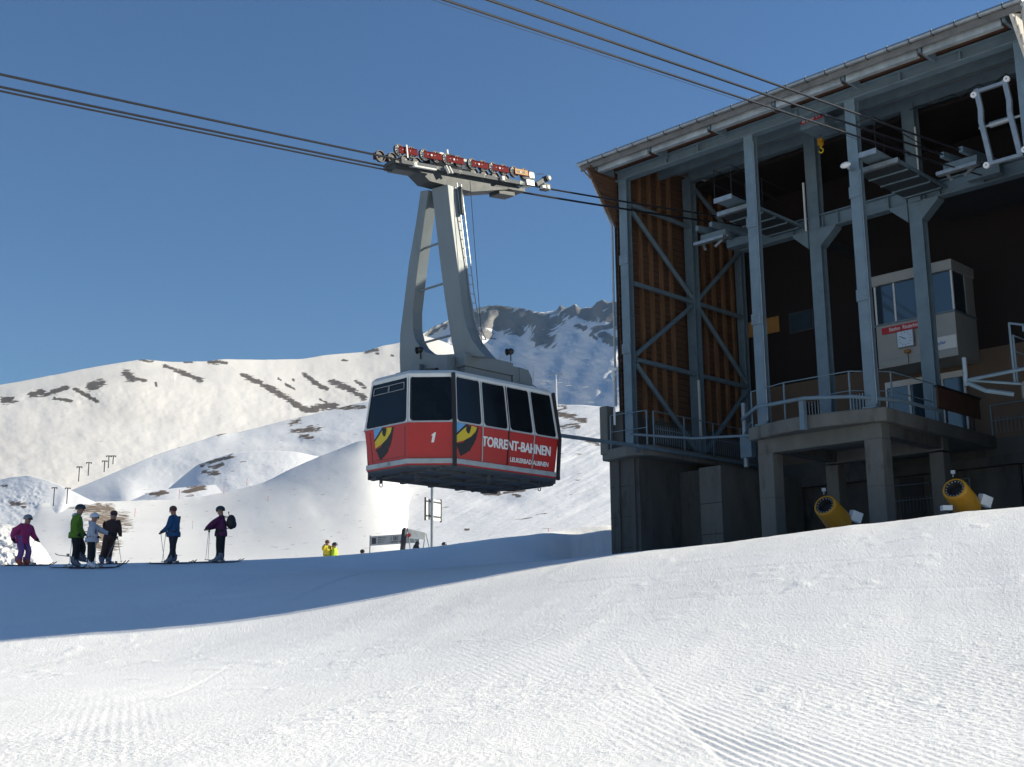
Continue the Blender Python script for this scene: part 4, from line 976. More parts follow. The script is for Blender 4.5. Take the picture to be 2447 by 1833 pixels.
right = [(-.08, 13.5), (-.02, 12.9), (.10, 11.6), (.24, 10.4), (.36, 9.6), (.48, 8.98), (1.62, 8.72), (1.40, 8.95), (1.15, 9.25), (.98, 9.6), (.88, 10.0), (.82, 10.5), (.74, 11.4), (.60, 12.6), (.53, 13.45)]
plate([(x, z+zo) for x, z in right], .36, 'hanger_leg', M['hanger'])
MB().box(-.2, .2, lean(8.2)+.2, lean(8.2)+.6, 7.9, 8.3).build('hanger_head', M['hanger'], CC)
for z, xl, xr in ((12.05, -.75, .62), (10.95, -1.05, .75), (9.55, -1.0, .95)):
    z += zo; MB().tube([(xl, lean(z)+.15, z), (xr, lean(z)+.15, z)], .03, 8).build('cross_bar', M['hanger'], CC, smooth=True)
for x in (.62, -1.1):
    MB().box(x, x+.42, -.95, .75, 3.1, 3.42).box(x-.03, x+.45, -.97, .77, 3.08, 3.13).box(x+.04, x+.38, -.9, .72, 2.86, 3.08).build('roof_beam', M['hanger'], CC, bevel=.01)
    MB().box(x+.02, x+.4, .75, 1.0, 2.85, 3.34).prism([(.98, 2.86), (1.45, 2.86), (1.45, 3.1), (1.3, 3.32), (.98, 3.34)], x, x+.42, 'x').build('roof_bracket', M['hanger'], CC)
MB().box(-1.5, .75, -1.0, -.82, 2.9, 3.1).box(-1.55, -1.3, -1.02, -.5, 2.84, 3.3).box(.4, .7, -1.25, -.97, 2.84, 3.35).build('roof_bracket', M['hanger'], CC)
MB().tube([(-.5, -1.15, 2.85), (-.2, -1.15, 3.15), (.2, -1.15, 3.1)], .03, 6).tube([(.2, -1.1, 3.0), (.4, -1.1, 3.2)], .05, 8).box(-.05, .2, -1.2, -1.05, 2.84, 3.05).build('suspension_damper', M['steel_d'], CC)
MB().tube([(.9, .8, 2.84), (.95, 1.1, 3.0), (1.0, 1.5, 2.95), (1.0, 1.9, 2.84)], .012, 5).build('roof_cable', M['black'], CC)
for x, y, z in ((-.78, HY-.05, 3.78), (1.35, .35, 3.55)):
    MB().tube([(x, y, z-.2), (x, y, z)], .015, 6).ball((x, y, z+.05), .085, 10, 8).tube([(x-.09, y-.02, z+.05), (x-.12, y-.03, z+.05)], [.085, .095], 10).build('roof_lamp', M['black'], CC, smooth=True)
# ladder on the right leg
ld = MB()
def lp(z): return Vector((np.interp(z, [8.9-5.5, 9.6-5.5, 10.5-5.5, 13.8-5.5], [1.42, 1.04, .86, .55]), lean(z)+.30, z))
zz = [3.8+i*.25 for i in range(18)]
for off in (0, .15): ld.tube([lp(z)+Vector((0, off, 0)) for z in zz], .014, 6)
ldo = ld.build('ladder', M['galv'], CC)
for z in zz: MB().tube([lp(z), lp(z)+Vector((0, .15, 0))], .01, 5).build('rung', M['galv'], ldo)
MB().tube([(1.3, lean(8)+.5, 3.5), (.80, lean(8)+.55, 8.1)], .008, 5).build('signal_wire', M['black'], CC)
MB().tube([(.66, lean(7.7)+.38, 7.2), (.60, lean(8)+.38, 7.95)], .06, 8).build('damper', M['steel_d'], CC)
# carriage, tilted with the ropes
CG = Vector((0, -.23, 8.70))                          # rope height mid-carriage (local)
rx = math.atan(.14)
car = MB().box(-.17, .17, -2.35, 2.1, -.30, -.04).prism([(-1.9, -.05), (-1.3, -.50), (.2, -.60), (1.6, -.36), (2.0, -.05)], -.24, .24, 'x').box(-.2, .2, -2.4, -1.2, -.16, -.08).box(-.24, .24, 1.0, 2.3, -.34, -.24).box(-.2, .2, 1.3, 1.9, -.5, -.4).build('carriage_beam', M['steel_d'], CC)
car.location = CG; car.rotation_euler = (rx, 0, 0)
cb = MB().box(-.36, -.26, -2.3, 2.2, -.2, -.1).box(.26, .36, -2.3, 2.2, -.2, -.1).build('side_rail', M['under'], car)
for y in (-1.9, -1.1, -.3, .6, 1.4, 2.0): MB().box(-.36, .36, y, y+.12, -.2, -.1).build('crosspiece', M['belt'], car)
# wheel and bogie prototypes
def wheel_mesh():
    mb = MB()
    mb.tube([(-.035, 0, 0), (-.035, 0, 0), (.035, 0, 0)], [.0, .14, .14], 20, 0)
    mb.v = []; mb.f = []; mb.m = []
    # tyre ring
    n = 20
    for (r0, r1, x0, x1, mi) in ((.135, .155, -.035, .035, 0),):
        vs = []
        for k in range(n):
            a = 2*math.pi*k/n
            for rr_, xx in ((r1, x0), (r1, x1), (r0, x1), (r0, x0)): vs.append((xx, rr_*math.cos(a), rr_*math.sin(a)))
        fs = []
        for k in range(n):
            for j in range(4): fs.append((k*4+j, ((k+1) % n)*4+j, ((k+1) % n)*4+(j+1) % 4, k*4+(j+1) % 4))
        mb.add(vs, fs, mi)
    # disc
    vs = [(-.005, 0, 0)]+[(-.005, .137*math.cos(2*math.pi*k/n), .137*math.sin(2*math.pi*k/n)) for k in range(n)]
    mb.add(vs, [(0, 1+k, 1+(k+1) % n) for k in range(n)], 2)
    for k in range(10):
        a = 2*math.pi*k/10; ca, sa = math.cos(a), math.sin(a)
        mb.bar((.012, .035*ca, .035*sa), (.012, .137*ca, .137*sa), .03, .02, up=(1, 0, 0), mi=1)
    mb.tube([(-.04, 0, 0), (.045, 0, 0)], .032, 10, mi=1)
    return mb
wh0 = None; bg0 = None
M['spoke'] = mat('wheel_spoke_white', (.55, .55, .53), .6)
M['plate'] = mat('plate_yellow', (.34, .15, .008), .6)
first = True; bi = 0
YS = [-2.11, -1.27, -.48, .43, 1.22, 2.04]
for sx in (1, -1):
    off = 0 if sx > 0 else -.0
    for j, yc in enumerate(YS):
        if bg0 is None:
            bg0 = MB().box(.050, .062, -.24, .38, -.08, .08).box(.050, .076, -.24, .38, .08, .088).box(.050, .076, -.24, .38, -.088, -.08).build('bogie', M['redd'], CC)
            bo = bg0
        else:
            bo = bg0.copy(); COL.objects.link(bo); bo.parent = CC
        lx = sx*.30
        base = Matrix.Translation(CG)@Matrix.Rotation(rx, 4, 'X')@Matrix.Translation((lx, yc-(.12 if sx < 0 else 0), .15))
        bo.matrix_local = base
        if sx < 0: bo.matrix_local = base@Matrix.Rotation(math.pi, 4, 'Z')
        for yw in (-.2, .2):
            if wh0 is None: wh0 = wheel_mesh().build('wheel', [M['black'], M['spoke'], M['black']], bo); wo_ = wh0
            else: wo_ = wh0.copy(); COL.objects.link(wo_); wo_.parent = bo
            wo_.location = (0, yw, 0); wo_.rotation_euler = (rn.uniform(0, 6), 0, 0)
            q = MB().ball((.066, yw*.62, .01), .017, 8, 6).build('bolt', M['spoke'], bo) if j < 6 and sx > 0 else None
        if sx > 0: MB().tube([(.06, 0, .0), (.09, 0, .0)], .028, 10).build('pivot_cap', M['spoke'], bo)
        if sx > 0 and j == 5:
            pl = MB().box(.078, .086, -.22, .3, -.07, .08).build('maker_plate', M['plate'], bo)
            text_obj('vonroll', .12, 'lettering', M['ink'], bo, (.0865, -.16, -.03), (R(90), 0, R(90)), .95, .003, .001)
        if sx > 0 and j == 0: MB().box(.09, .11, -.03, .01, -.2, .14).build('guard_bar', M['spoke'], bo)
# extras on the carriage
def cpart(mb, name, mt, **k):
    o = mb.build(name, mt, CC, **k); o.matrix_local = Matrix.Translation(CG)@Matrix.Rotation(rx, 4, 'X'); return o
cpart(MB().box(.12, .36, 2.24, 2.66, .0, .25), 'brake_housing', M['belt'], bevel=.06)
cpart(MB().box(.05, .34, 2.3, 2.6, -.16, -.01), 'brake_base', M['belt'])
cpart(MB().bar((.3, 2.7, -.1), (.3, 3.15, .12), .12).tube([(.22, 3.15, .12), (.42, 3.15, .12)], .09, 10).tube([(.3, 2.8, .22), (.3, 3.1, .26)], .012, 5).box(.2, .4, 2.95, 3.2, -.22, -.05), 'rope_catcher', M['steel_d'])
cpart(MB().tube([(.24, 3.17, .12), (.44, 3.17, .12)], .06, 10).box(.3, .42, 2.85, 3.0, -.2, -.12).box(.3, .42, 3.05, 3.15, -.2, -.1), 'catcher_fitting', M['spoke'])
cpart(MB().box(.36, .44, -1.95, -1.2, -.26, -.22), 'guard_plate', M['spoke'])
cpart(MB().bar((.42, -.85, -.08), (.42, -.75, -.28), .08, .03), 'guard_plate', M['spoke'])
cpart(MB().bar((.42, -.72, -.08), (.42, -.62, -.26), .04, .03), 'guard_plate', M['spoke'])
cpart(MB().box(.34, .44, 1.22, 1.32, -.2, -.08), 'guard_plate', M['spoke'])
cpart(MB().box(-.15, .15, -.75, -.6, .15, .38).box(-.02, .02, -.35, -.3, .3, .55), 'mast', M['spoke'])
cpart(MB().tube([(-.1, -.9, .25), (-.05, -.55, .40), (0, -.1, .36), (.1, .2, .32), (.1, .35, .1)], .045, 8).tube([(0, -.7, .3), (0, -.3, .42), (.05, .1, .38)], .025, 6), 'hydraulic_hose', M['black'], smooth=True)
cpart(MB().box(-.14, .18, .0, .3, .02, .3).box(-.2, .1, -.8, .1, .15, .28), 'control_box', M['spoke'])

# ---------------------------------------------------------------- snow cannons
def cannon(px, py, D, label, lamp=True):
    c = at(px, py, D); g_ = gz(c.x, c.y)
    o = empty('snow_cannon', (c.x, c.y, g_), label, 'snow cannon', 0, 'snow cannons')
    h_ = c.z-g_
    # barrel axis: opening looks toward the camera's left and up
    ax = Vector((-.60, -.72, .46)).normalized()
    p0 = Vector((0, 0, h_)); back = p0-ax*.95
    MB().lathe(p0, -ax, [(.06, .232), (-.004, .245), (-.008, .27), (.0, .29), (.03, .307), (.10, .317), (.4, .33), (.75, .35), (.95, .34), (1.0, .25)], 28).build('barrel', M['cannon'], o, smooth=True)
    MB().lathe(p0, -ax, [(.0, .240), (.05, .228), (.10, .19), (.22, .17)], 24, cap=True).build('fan_opening', M['black'], o, smooth=True)
    q = ax.to_track_quat('Z', 'Y')
    for i in range(16):
        a = 2*math.pi*i/16; d = q@Vector((math.cos(a), math.sin(a), 0))
        MB().ball(p0+d*.212-ax*.02, .022, 6, 4).build('nozzle', M['galv'], o)
    MB().tube([p0-ax*.9, p0-ax*1.05], [.30, .22], 16).build('fan_motor', M['steel_d'], o)
    bx = p0-ax*.85+Vector((.45, -.05, .12))
    b2 = MB().box(-.16, .16, -.1, .1, -.14, .14).build('control_box', M['signwhite'], o, bevel=.02); b2.location = bx; b2.rotation_euler = (R(8), R(18), R(20))
    MB().tube([p0-ax*.7+Vector((.2, 0, .05)), bx], .025, 6).build('arm', M['steel_d'], o)
    MB().box(-.05, .05, -.03, .03, h_+.36, h_+.45).tube([(0, 0, h_+.28), (0, 0, h_+.38)], .012, 5).build('work_lamp', M['galv'], o)
    MB().tube([p0-ax*.5-Vector((0, 0, .2)), (back.x*.5, back.y*.5, .0)], .09, 10).build('stand', M['cannon'], o, smooth=True)
    for a in (20, 140, 260): MB().tube([(back.x*.5, back.y*.5, .25), (back.x*.5+.8*math.cos(R(a)), back.y*.5+.8*math.sin(R(a)), .03)], .035, 6).build('leg', M['steel_d'], o)
    MB().bar(p0+ax*.01-Vector((0, 0, .30))-ax*.02, p0-ax*.6-Vector((0, 0, .38)), .02, .012).build('drain_seam', M['ink'], o)
    return o
cannon(1970.5, 1207, 32.5, 'yellow snow cannon pointing up between the two front concrete pillars')
cannon(2280, 1167, 30.6, 'yellow snow cannon pointing up right of the concrete pillars')
c = at(2262, 1218, 30.6)
hb = empty('hydrant_box', (c.x, c.y, gz(c.x, c.y)), 'small white hydrant box at the foot of the right snow cannon', 'hydrant')
h_ = c.z-hb.location.z
MB().box(-.12, .12, -.1, .1, h_-.02, h_+.1).build('box', M['signwhite'], hb); MB().tube([(0, 0, 0), (0, 0, h_)], .05, 8).tube([(-.1, 0, h_-.25), (.12, 0, h_-.1)], .03, 6).build('stand', M['steel_d'], hb)

# ---------------------------------------------------------------- people
def skin_body(name, J, E, rad, col_of, mats, parent):
    """J: joint -> (x,y,z); E: edges; one continuous skinned surface; material by nearest bone"""
    keys = list(J); idx = {k: i for i, k in enumerate(keys)}
    me = bpy.data.meshes.new(name); me.from_pydata([J[k] for k in keys], [(idx[a], idx[b_]) for a, b_ in E], [])
    o = bpy.data.objects.new(name, me); COL.objects.link(o)
    md = o.modifiers.new('skin', 'SKIN'); md.use_smooth_shade = True
    sv_ = me.skin_vertices[0].data
    for k in keys:
        r_ = rad[k]; sv_[idx[k]].radius = r_ if isinstance(r_, tuple) else (r_, r_)
    sv_[idx['pelvis']].use_root = True
    sb = o.modifiers.new('sub', 'SUBSURF'); sb.levels = 1; sb.render_levels = 1
    bpy.context.view_layer.update(); dg = bpy.context.evaluated_depsgraph_get()
    nm = bpy.data.meshes.new_from_object(o.evaluated_get(dg)); bpy.data.objects.remove(o)
    nm.materials.clear()
    for mt in mats: nm.materials.append(mt)
    segs = [(Vector(J[a]), Vector(J[b_]), col_of[b_]) for a, b_ in E]
    for p_ in nm.polygons:
        c_ = p_.center; best = 9; mi = 0
        for a, b_, mm in segs:
            d = b_-a; t = max(0, min(1, (c_-a).dot(d)/max(d.length_squared, 1e-9))); ds_ = (c_-a-d*t).length
            if ds_ < best: best = ds_; mi = mm
        p_.material_index = mi; p_.use_smooth = True
    o = bpy.data.objects.new('body', nm); COL.objects.link(o); o.parent = parent
    return o
BASE = dict(pelvis=(0, 0, .93), waist=(0, 0, 1.08), chest=(0, 0, 1.28), neck=(0, 0, 1.44), head=(.02, 0, 1.58), crown=(.02, 0, 1.68),
            shl=(0, .17, 1.38), ell=(.03, .23, 1.12), wrl=(.15, .22, .92), hal=(.22, .21, .88),
            shr=(0, -.17, 1.38), elr=(.03, -.23, 1.12), wrr=(.15, -.22, .92), har=(.22, -.21, .88),
            hil=(0, .09, .88), knl=(.04, .10, .50), anl=(-.02, .10, .16), tol=(.17, .11, .06), hel=(-.05, .10, .06),
            hir=(0, -.09, .88), knr=(.04, -.10, .50), anr=(-.02, -.10, .16), tor=(.17, -.11, .06), her=(-.05, -.10, .06))
EDG = [('pelvis', 'waist'), ('waist', 'chest'), ('chest', 'neck'), ('neck', 'head'), ('head', 'crown'),
       ('chest', 'shl'), ('shl', 'ell'), ('ell', 'wrl'), ('wrl', 'hal'), ('chest', 'shr'), ('shr', 'elr'), ('elr', 'wrr'), ('wrr', 'har'),
       ('pelvis', 'hil'), ('hil', 'knl'), ('knl', 'anl'), ('anl', 'tol'), ('anl', 'hel'), ('pelvis', 'hir'), ('hir', 'knr'), ('knr', 'anr'), ('anr', 'tor'), ('anr', 'her')]
RAD = dict(pelvis=.19, waist=.20, chest=.205, neck=.075, head=.10, crown=.085, shl=.115, shr=.115, ell=.085, elr=.085, wrl=.062, wrr=.062, hal=.045, har=.045,
           hil=.135, hir=.135, knl=.105, knr=.105, anl=.088, anr=.088, tol=.065, tor=.065, hel=.065, her=.065)
# material slots: 0 jacket 1 trousers 2 skin 3 glove 4 boot
CO = dict(waist=0, chest=0, neck=0, head=2, crown=2, shl=0, ell=0, wrl=0, hal=3, shr=0, elr=0, wrr=0, har=3, hil=1, knl=1, anl=1, tol=4, hel=4, hir=1, knr=1, anr=1, tor=4, her=4)
def person(loc, rz, label, pose, jacket, trousers, glove, boot, scale=1.0, helmet=None, hat=None, goggles=False, hair=None, group=None, fat=1.0):
    o = empty('person', loc, label, 'person', rz, group); o.scale = (scale,)*3
    J = dict(BASE); J.update(pose)
    rad = {k: v*(fat if k in ('pelvis', 'waist', 'chest', 'shl', 'shr', 'ell', 'elr') else 1) for k, v in RAD.items()}
    skin_body('body', J, EDG, rad, CO, [jacket, trousers, M['skin'], glove, boot], o)
    h = Vector(J['head'])+Vector((0, 0, .03))
    if helmet:
        mb = MB()
        n, kk = 16, 7; vs = []; fs = []
        for i in range(kk+1):
            t = R(102)*i/kk
            for j in range(n):
                a = 2*math.pi*j/n; cut = .75 if (math.cos(a) > .5 and i == kk) else 1
                vs.append((h.x-.01+.142*math.sin(t)*math.cos(a)*1.08, h.y+.130*math.sin(t)*math.sin(a), h.z+.035+.132*math.cos(t)*(1 if i < kk else (.2 if cut < 1 else 1))))
        for i in range(kk):
            for j in range(n): fs.append((i*n+j, (i+1)*n+j, (i+1)*n+(j+1) % n, i*n+(j+1) % n))
        mb.add(vs, fs); mb.build('helmet', helmet, o, smooth=True)
    if hat: MB().ball(h+Vector((-.01, 0, .05)), .118, 12, 8, (1, 1, .9)).build('hat', hat, o, smooth=True)
    if hair: MB().ball(h+Vector((-.025, 0, .035)), .108, 12, 8, (1, 1, .95)).build('hair', hair, o, smooth=True)
    if goggles: MB().box(h.x+.075, h.x+.118, -.085+h.y, .085+h.y, h.z-.015, h.z+.05).build('goggles', M['ink'], o, bevel=.015)
    # face: nose, eyes, mouth
    MB().tube([(h.x+.082, h.y, h.z+.0), (h.x+.115, h.y, h.z-.035), (h.x+.085, h.y, h.z-.045)], [.01, .016, .008], 6).build('nose', M['skin'], o, smooth=True)
    for s in (-1, 1):
        if not goggles: MB().ball((h.x+.082, h.y+s*.034, h.z+.0), .012, 6, 4).build('eye', M['ink'], o)
        if not helmet: MB().ball((h.x-.01, h.y+s*.092, h.z-.015), .028, 8, 5, (.8, .35, 1.2)).build('ear', M['skin'], o, smooth=True)
    MB().box(h.x+.078, h.x+.09, h.y-.022, h.y+.022, h.z-.075, h.z-.066).build('mouth', M['redd'], o)
    # jacket hem and collar, boot shells
    wv = Vector(J['waist']); pv = Vector(J['pelvis']); ax_ = (wv-pv).normalized()
    MB().lathe(pv-ax_*.10, ax_, [(0, .175*fat), (.0, .195*fat), (.06, .20*fat), (.16, .19*fat)], 16).build('jacket_hem', jacket, o, smooth=True)
    nv = Vector(J['neck']); MB().lathe(nv-Vector((0, 0, .05)), (0, 0, 1), [(0, .11), (.09, .085), (.10, .07)], 12).build('collar', jacket, o, smooth=True)
    for sd in 'lr':
        av = Vector(J['an'+sd]); tv = Vector(J['to'+sd]); MB().tube([av+Vector((0, 0, .14)), av+Vector((0, 0, .02)), (av+tv)/2-Vector((0, 0, .02)), tv], [.092, .09, .075, .06], 10).build('ski_boot', boot, o, smooth=True)
    # fingers
    for sd, s in (('l', 1), ('r', -1)):
        w_ = Vector(J['wr'+sd]); hd = Vector(J['ha'+sd]); d = (hd-w_).normalized(); side_ = d.cross(Vector((0, 0, 1))).normalized()
        dn = side_.cross(d)*(-1 if side_.cross(d).z > 0 else 1)
        mb = MB()
        for k, L_ in enumerate((.055, .065, .062, .048)):
            b0 = hd+side_*((k-1.5)*.02); mb.tube([b0-d*.02, b0+d*L_*.5, b0+d*L_*.55+dn*L_*.5], [.012, .011, .009], 6)
        mb.tube([w_+d*.02+side_*.035*s, w_+d*.05+side_*.055*s, hd+side_*.045*s+dn*.02], [.013, .012, .010], 6)
        mb.build('fingers', glove, o, smooth=True)
    return o
def ski(p0, p1, label, lift=(0, 0), mt=None):
    """a ski from tail p0 to tip p1 (world), resting at ground height"""
    a = Vector(p0); b_ = Vector(p1); d = b_-a; L = d.length
    o = empty('ski', a, label, 'ski', math.atan2(d.y, d.x), 'skis worn by the skiers')
    n = 12; vs = []; fs = []
    for i in range(n+1):
        t = i/n; x = L*t; z = .02+(b_.z-a.z)*t+(.09*((t-.88)/.12)**2 if t > .88 else 0)+(.03*((.06-t)/.06)**2 if t < .06 else 0)
        w_ = .045 if .08 < t < .9 else .03
        vs += [(x, -w_, z), (x, w_, z), (x, w_, z+.018), (x, -w_, z+.018)]
    for i in range(n):
        for j in range(4): fs.append((i*4+j, (i+1)*4+j, (i+1)*4+(j+1) % 4, i*4+(j+1) % 4))
    fs += [(3, 2, 1, 0), (n*4, n*4+1, n*4+2, n*4+3)]
    mb = MB(); mb.add(vs, fs); mb.build('board', mt or M['ink'], o)
    zc = .04+(b_.z-a.z)*.47
    MB().box(L*.38, L*.45, -.035, .035, zc, zc+.07).build('binding', M['grey'], o); MB().box(L*.56, L*.62, -.035, .035, zc, zc+.06).build('binding', M['grey'], o)
    return o
def pole(top, tip, label):
    a = Vector(tip); b_ = Vector(top); d = b_-a
    o = empty('ski_pole', a, label, 'ski pole', 0, 'ski poles held by the skiers')
    MB().tube([(0, 0, 0), d], [.006, .009], 6).build('shaft', M['galv'], o, smooth=True)
    MB().tube([d*.93, d*1.04], .017, 8).build('grip', M['ink'], o, smooth=True)
    MB().tube([d*.04, d*.05], [.04, .035], 10).build('basket', M['ink'], o)
    return o
def cloth(name, c, v=.12): return mat(name, c, .85, 0, v, 9, .3, 25)
CL = dict(pink=cloth('jacket_pink', (.38, .03, .14)), purple=cloth('trousers_purple', (.20, .08, .25)), green=cloth('jacket_green', (.09, .20, .012)), black=cloth('black_cloth', (.012, .012, .016)),
          white=cloth('jacket_white', (.40, .43, .50)), brown=cloth('jacket_brown', (.055, .03, .028)), plum=cloth('jacket_plum', (.09, .012, .07)), blue=cloth('jacket_blue', (.015, .08, .19)),
          yellow=cloth('jacket_yellow', (.62, .50, .04)), lime=cloth('jacket_lime', (.45, .62, .04)), boot=mat('ski_boot', (.10, .13, .20), .35), bootr=mat('boot_red', (.35, .06, .03), .4), darkblue=cloth('dark_trousers', (.018, .02, .035)), helm=mat('helmet_dark', (.03, .035, .04), .25), helmw=mat('helmet_white', (.6, .63, .7), .3), helms=mat('helmet_silver', (.20, .21, .22), .3), cap=cloth('cap_brown', (.12, .05, .04)), hairb=mat('hair_brown', (.14, .07, .035), .8))
DSK = 37.6
def foot(px, D=DSK):
    # ground under a point at pixel column px, distance D
    X_ = EYE.x+ray(px, 1348).x*D; return Vector((X_, D, gz(X_, D)))
def P(px, py, D): return at(px, py, D)
def rel(o_loc, rz, sc, wp): # world -> person local
    d = (Vector(wp)-Vector(o_loc)); c, s = math.cos(-rz), math.sin(-rz); return ((d.x*c-d.y*s)/sc, (d.x*s+d.y*c)/sc, d.z/sc)
# rz: direction faced; 0 = +X (picture right), 180 = picture left
# 1 purple/pink skier
f1 = foot(53); rz = R(-25); sc = .97
person(f1, rz, 'skier in a pink jacket and purple trousers with bent knees, farthest left', dict(pelvis=(-.10, 0, .80), waist=(-.08, 0, .95), chest=(.0, 0, 1.13), neck=(.06, 0, 1.28), head=(.11, 0, 1.42), crown=(.12, 0, 1.52),
       shl=(.02, .19, 1.24), ell=(-.02, .36, 1.0), wrl=(.14, .40, .84), hal=(.22, .38, .80), shr=(.0, -.19, 1.22), elr=(-.1, -.38, 1.0), wrr=(-.02, -.42, .80), har=(.04, -.44, .74),
       hil=(-.1, .1, .78), knl=(.12, .14, .46), anl=(-.02, .15, .16), tol=(.17, .16, .06), hel=(-.05, .15, .06), hir=(-.1, -.1, .78), knr=(.10, -.14, .46), anr=(-.04, -.15, .16), tor=(.15, -.16, .06), her=(-.07, -.15, .06)),
       CL['pink'], CL['purple'], CL['black'], CL['bootr'], sc, helmet=CL['helms'], goggles=True, fat=1.12)
def skis(px, D, x0, x1, who, dy=.16, lift=None):
    for i, s in enumerate((-1, 1)):
        a = EYE.x+ray(x0+(8 if s > 0 else 0), 1348).x*(D+s*dy); b_ = EYE.x+ray(x1+(8 if s > 0 else 0), 1348).x*(D+s*dy)
        pa = Vector((a, D+s*dy, gz(a, D+s*dy))); pb = Vector((b_, D+s*dy, gz(b_, D+s*dy)))
        ski(pa, pb, ('nearer' if s < 0 else 'farther')+' ski under the '+who)
skis(53, DSK, -2, 127, 'pink and purple skier', .14)
hand = P(84, 1290, DSK-.2); pole(hand, P(68, 1320, DSK-.3), 'short looking ski pole in the right-hand side hand of the pink skier')
pole(P(40, 1296, DSK-.3), P(-30, 1325, DSK-.9), 'ski pole trailing out of the picture behind the pink skier')
# 2 green jacket
D2 = 36.6; f2 = foot(178, D2); sc = 1.05
person(f2, R(12), 'tall skier in a lime green jacket and black trousers with a black helmet', dict(head=(.07, 0, 1.60), crown=(.08, 0, 1.70), ell=(.05, .25, 1.12), wrl=(.18, .2, .95), hal=(.24, .16, .93), elr=(-.05, -.25, 1.14), wrr=(.08, -.24, .92), har=(.14, -.22, .87),
       knl=(.20, .10, .58), anl=(.13, .10, .30), tol=(.32, .11, .22), hel=(.08, .1, .20)), CL['green'], CL['black'], CL['black'], CL['boot'], sc, helmet=CL['helm'], fat=1.1)
hd_ = MB().ball((-.04, 0, 1.46), .12, 12, 8, (1, 1.1, .7)).build('hood', CL['white'], [o for o in bpy.data.objects if o.get('label', '').startswith('tall skier')][0], smooth=True)
a = P(119, 1348, D2-.2); b_ = P(192, 1349, D2-.2); ski(Vector((a.x, a.y, gz(a.x, a.y))), Vector((b_.x+.2, b_.y, gz(b_.x+.2, b_.y))), 'ski on the snow under the skier in the green jacket', mt=M['ink'])
a = P(132, 1328, D2+.1); b_ = P(204, 1337, D2+.1); ski(a, b_, 'lifted ski of the skier in the green jacket', mt=M['ink'])
pole(P(172, 1290, D2-.25), P(165, 1350, D2-.3), 'ski pole standing in front of the skier in the green jacket')
# 3 white jacket child
D3 = 36.2; f3 = foot(216, D3); sc = .92
person(f3, R(10), 'smaller skier in a white jacket and white helmet stretching an arm to the right', dict(head=(.05, 0, 1.58), ell=(.28, .22, 1.20), wrl=(.46, .20, 1.14), hal=(.55, .18, 1.14), shl=(.02, .17, 1.36), elr=(.05, -.24, 1.10), wrr=(.18, -.2, 1.0), har=(.26, -.18, .98),
       knl=(.04, .12, .48), knr=(.0, -.12, .48)), CL['white'], CL['black'], CL['black'], CL['helmw'], sc, helmet=CL['helmw'], goggles=True, fat=1.1)
skis(216, D3, 158, 286, 'child in the white jacket', .12)
pole(P(229, 1270, D3-.3), P(228, 1346, D3-.3), 'ski pole in front of the child in the white jacket')
# 4 brown jacket
D4 = 38.2; f4 = foot(250, D4)
person(f4, R(-60), 'skier in a dark brown jacket and cap leaning on poles behind the child in white', dict(pelvis=(.10, .10, .88), waist=(.10, .12, 1.02), chest=(.10, .14, 1.22), neck=(.12, .15, 1.38), head=(.15, .16, 1.52), crown=(.15, .16, 1.62),
       shl=(.12, .32, 1.32), ell=(.16, .36, 1.06), wrl=(.30, .36, .92), hal=(.36, .36, .90), shr=(.08, -.03, 1.30), elr=(.12, -.08, 1.05), wrr=(.28, .12, .92), har=(.34, .2, .90),
       hil=(.08, .18, .84), hir=(.08, .0, .84), knl=(.1, .12, .48), knr=(.08, -.04, .48)), CL['brown'], CL['brown'], CL['black'], CL['boot'], .98, hat=CL['cap'], goggles=True)
pole(P(281, 1285, D4-.3), P(290, 1344, D4-.3), 'ski pole slanting right from the skier in brown'); pole(P(279, 1285, D4-.3), P(250, 1345, D4-.4), 'ski pole slanting left from the skier in brown')
skis(250, D4, 225, 300, 'skier in the brown jacket', .12)
# 5 blue jacket facing left
D5 = 37.8; f5 = foot(411, D5); sc = 1.0
person(f5, R(172), 'skier in a blue jacket with a brown cap facing left on two poles', dict(waist=(-.0, 0, 1.08), head=(.06, 0, 1.60), crown=(.04, 0, 1.69), ell=(.06, .26, 1.10), wrl=(.26, .2, .98), hal=(.35, .18, .94), elr=(.06, -.26, 1.08), wrr=(.22, -.2, .97), har=(.3, -.16, .93),
       knl=(-.06, .11, .50), knr=(.06, -.10, .50)), CL['blue'], CL['darkblue'], CL['black'], CL['boot'], sc, hat=CL['cap'], fat=1.08)
skis(411, D5, 349, 462, 'skier in the blue jacket', .14)
pole(P(384, 1272, D5-.25), P(393, 1345, D5-.3), 'ski pole of the skier in blue crossing to the right'); pole(P(397, 1270, D5+.1), P(387, 1345, D5), 'ski pole of the skier in blue crossing to the left')
# 6 plum jacket with backpack facing left
D6 = 38.2; f6 = foot(525, D6); sc = .98
person(f6, R(178), 'skier in a dark plum jacket with a black backpack facing left', dict(head=(.06, 0, 1.60), crown=(.05, 0, 1.70), ell=(.24, .25, 1.20), wrl=(.40, .18, 1.08), hal=(.46, .15, 1.04), elr=(.22, -.25, 1.18), wrr=(.40, -.15, 1.10), har=(.46, -.1, 1.06), knl=(.03, .10, .5), knr=(-.02, -.09, .5)), CL['plum'], CL['black'], CL['black'], CL['boot'], sc, helmet=CL['helm'], goggles=True)
skis(525, D6, 452, 575, 'skier with the backpack', .13)
pole(P(499, 1267, D6-.25), P(491, 1340, D6-.3), 'left of the two upright ski poles of the skier with the backpack'); pole(P(501, 1267, D6-.25), P(497, 1341, D6-.35), 'right of the two upright ski poles of the skier with the backpack')
bp = empty('backpack', f6+Vector((.22, 0, 1.25)), 'black backpack on the back of the skier in the plum jacket', 'backpack')
